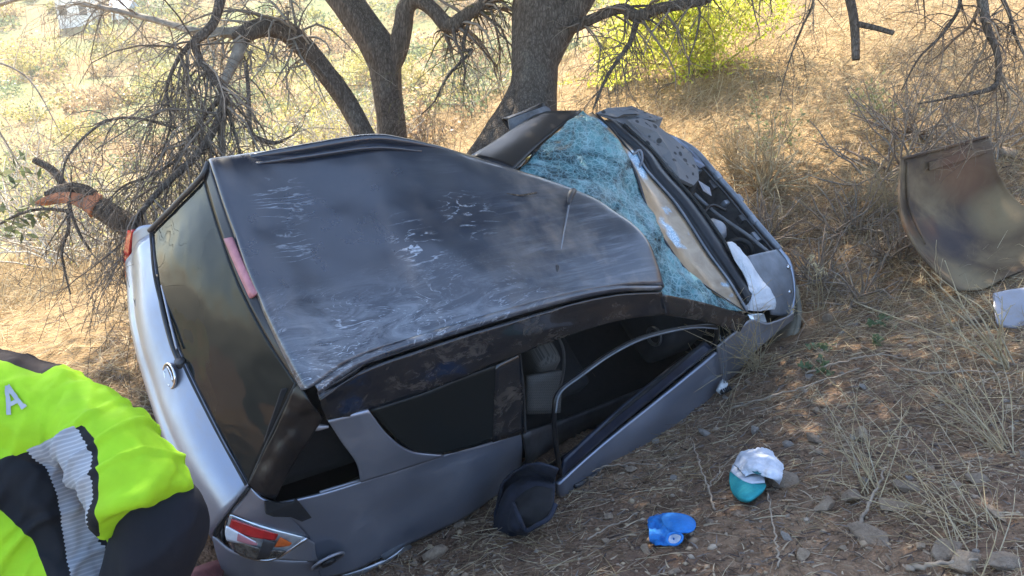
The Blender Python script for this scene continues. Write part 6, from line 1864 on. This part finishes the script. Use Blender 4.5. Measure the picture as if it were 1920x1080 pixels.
# pattern plane: across the shoulders and down the spine, in millimetre-like units
up_c = np.array([0, math.sin(math.radians(22)), math.cos(math.radians(22))])
O_ = np.array((-0.9,1.278,1.66)); pxu = 1.5 / 1600
fw_c = np.array([0, math.cos(math.radians(22)), -math.sin(math.radians(22))])
eye_ = np.array([0, 0, 2.5])
dep_ = (co - eye_) @ fw_c
S_ = 960 + 1600 * co[:, 0] / dep_
T_ = 540 - 1600 * ((co - eye_) @ up_c) / dep_ - 860


def sdpoly(S, T, poly):
    """signed distance (positive inside) to a polygon"""
    p = np.array(poly, float); d = np.full(len(S), 1e9); ins = np.zeros(len(S), bool)
    for i in range(len(p)):
        a, b = p[i], p[(i + 1) % len(p)]
        e = b - a; w0 = S - a[0]; w1 = T - a[1]
        h = np.clip((w0 * e[0] + w1 * e[1]) / (e @ e), 0, 1)
        d = np.minimum(d, np.hypot(w0 - e[0] * h, w1 - e[1] * h))
        c = ((a[1] > T) != (b[1] > T)) & (S < (b[0] - a[0]) * (T - a[1]) / (b[1] - a[1] + 1e-12) + a[0])
        ins ^= c
    return np.where(ins, d, -d)


back_face = (nr @ back_n) > -.15
navy = sdpoly(S_, T_, [(-420, 130), (-200, 60), (0, 2), (160, -60), (185, -30), (194, 40), (182, 100), (190, 160), (220, 260), (235, 420), (170, 420), (95, 230), (60, 150), (0, 95), (-120, 60), (-420, 200)])
grey = sdpoly(S_, T_, [(50, -24), (148, -60), (176, -10), (182, 45), (172, 105), (176, 145), (200, 190), (220, 250), (236, 420), (160, 420), (124, 220), (114, 140), (102, 70), (80, 10)])
cuff = (ta - 1.12) * 100
cuff = np.full(len(co), -50.0)
cuff = np.where((np.linalg.norm(co - LE, axis=1) < .12), 50, cuff)
coll = sdpoly(S_, T_, [(-420, -400), (140, -400), (140, -172), (122, -172), (78, -158), (40, -172), (0, -186), (-60, -196), (-420, -150)])
navy = np.where(back_face, navy, -30); grey = np.where(back_face, grey, -30)
navy = np.maximum(navy, cuff)
for nm, arr in (('navy', navy), ('grey', grey), ('coll', coll), ('along', S_ * .3 + T_)):
    a_ = jme.attributes.new(nm, 'FLOAT', 'POINT'); a_.data.foreach_set('value', arr.astype(np.float32))
m = fabric('high_visibility_cloth', (.28, .52, .018), .75)
lime = m.b.inputs['Base Color'].links[0].from_socket
def thr(nm):
    at_ = m.n('Attribute', attribute_name=nm)
    return at_.outputs['Fac']
edge = m.math('MULTIPLY', m.math('SINE', m.math('MULTIPLY', thr('along'), .8)), 1.3)
kn = m.math('GREATER_THAN', thr('navy'), 0.0)
kg = m.math('GREATER_THAN', m.math('ADD', thr('grey'), edge), 2.0)
kc = m.math('GREATER_THAN', thr('coll'), 0.0)
rib = m.ramp(m.math('SINE', m.math('MULTIPLY', thr('along'), .8)), [(0.0, (.25, .27, .31)), (1.0, (.35, .38, .43))])
c = m.mix(kn, lime, (.009, .011, .015))
c = m.mix(kg, c, rib)
c = m.mix(kc, c, (.028, .020, .020))
m.set(m.b.inputs['Base Color'], c)
M_HIVIS = m.m
jk = link('jacket', jme, M_HIVIS, person)
def creased(me, amt=.012):
    n_ = len(me.vertices)
    c_ = np.zeros(n_ * 3, np.float32); me.vertices.foreach_get('co', c_); c_ = c_.reshape(-1, 3).astype(float)
    q_ = np.zeros(n_ * 3, np.float32); me.vertices.foreach_get('normal', q_); q_ = q_.reshape(-1, 3)
    rd = 1 - np.abs(fbm(c_[:, 0] * 8 - c_[:, 2] * 5, c_[:, 1] * 8, c_[:, 2] * 3 + c_[:, 0] * 6, oct=3, seed=31)) * 2
    me.vertices.foreach_set('co', (c_ + q_ * (amt * np.clip(rd - .4, 0, 1))[:, None]).astype(np.float32).ravel())
    return me


# dark sleeve below the short lime one
DEEP = np.array([.008, .075, -.03])
link('sleeve', creased(blobs_to_mesh('sleeve', [([(-0.707,1.319,1.599), (-0.666,1.289,1.553), EL, EL + (WR - EL) * .45, WR - (WR - EL) * .12], [.058, .068, .080, .074, .056], None)], .008, 4)), M_TROUSER, person)
link('sleeve', blobs_to_mesh('sleeve', [([LE * .75 + LS * .25, LE, LE + (LW - LE) * .4, LW - (LW - LE) * .12], [.066, .07, .062, .05], None)], .010, 4), M_TROUSER, person)
# printed letter on the back yoke: last letter of the word
bvh = BVHTree.FromPolygons([tuple(p) for p in co2], [tuple(p.vertices) for p in jme.polygons])
M_PRINT = simple('grey_reflective_print', (.27, .30, .34), .6, var=.1)
camv = np.array([0, 0, 2.5])


def on_jacket(s, t, lift=.004):
    q = O_ + np.array([1, 0, 0]) * s * pxu - up_c * t * pxu
    d = unit(q - np.array([0, 0, 2.5]))
    hit, nn, ix, ds = bvh.ray_cast(Vector(q - d * .8), Vector(d))
    return None if hit is None else np.array(hit) + np.array(nn) * lift


def stroke(a, b, w, n=14):
    a = np.array(a, float); b = np.array(b, float); d = unit(b - a); s = np.array([-d[1], d[0]]) * w / 2
    rows = []
    for k in range(n + 1):
        c_ = a + (b - a) * k / n
        r = [on_jacket(*(c_ + s * f)) for f in (-1, -.33, .33, 1)]
        if all(x is not None for x in r): rows.append(r)
    if len(rows) < 2: return None
    return np.array(rows).reshape(-1, 3), grid_faces(len(rows), 4)


# letter A, 50 units tall, leaning with the yoke
rA = lambda x, y: (24 + x * .92 + y * .36, -112 + y * .93 - x * .40)
segs = [stroke(rA(-16, 26), rA(0, -26), 9), stroke(rA(16, 26), rA(0, -26), 9), stroke(rA(-9, 9), rA(9, 9), 8)]
segs = [s_ for s_ in segs if s_ is not None]
if segs:
    V, F = merge(segs)
    link('letter', mesh_np('letter', V, F), M_PRINT, jk)

HAZE = .0014
# ------------------------------------------------------------------ dusty air over the valley
haze = link('haze', boxes([((0, 110.5, 19), (304, 255, 66))]), None, smooth=False)
hm = bpy.data.materials.new('dusty_air'); hm.use_nodes = True
hn = hm.node_tree
for q in list(hn.nodes):
    if q.type != 'OUTPUT_MATERIAL': hn.nodes.remove(q)
pv = hn.nodes.new('ShaderNodeVolumePrincipled')
pv.inputs['Color'].default_value = (.97, .93, .84, 1)
pv.inputs['Density'].default_value = HAZE
pv.inputs['Anisotropy'].default_value = .35
hn.links.new(pv.outputs[0], hn.nodes['Material Output'].inputs['Volume'])
haze.data.materials.append(hm)
tag(haze, 'warm dusty air over the valley', kind='stuff')
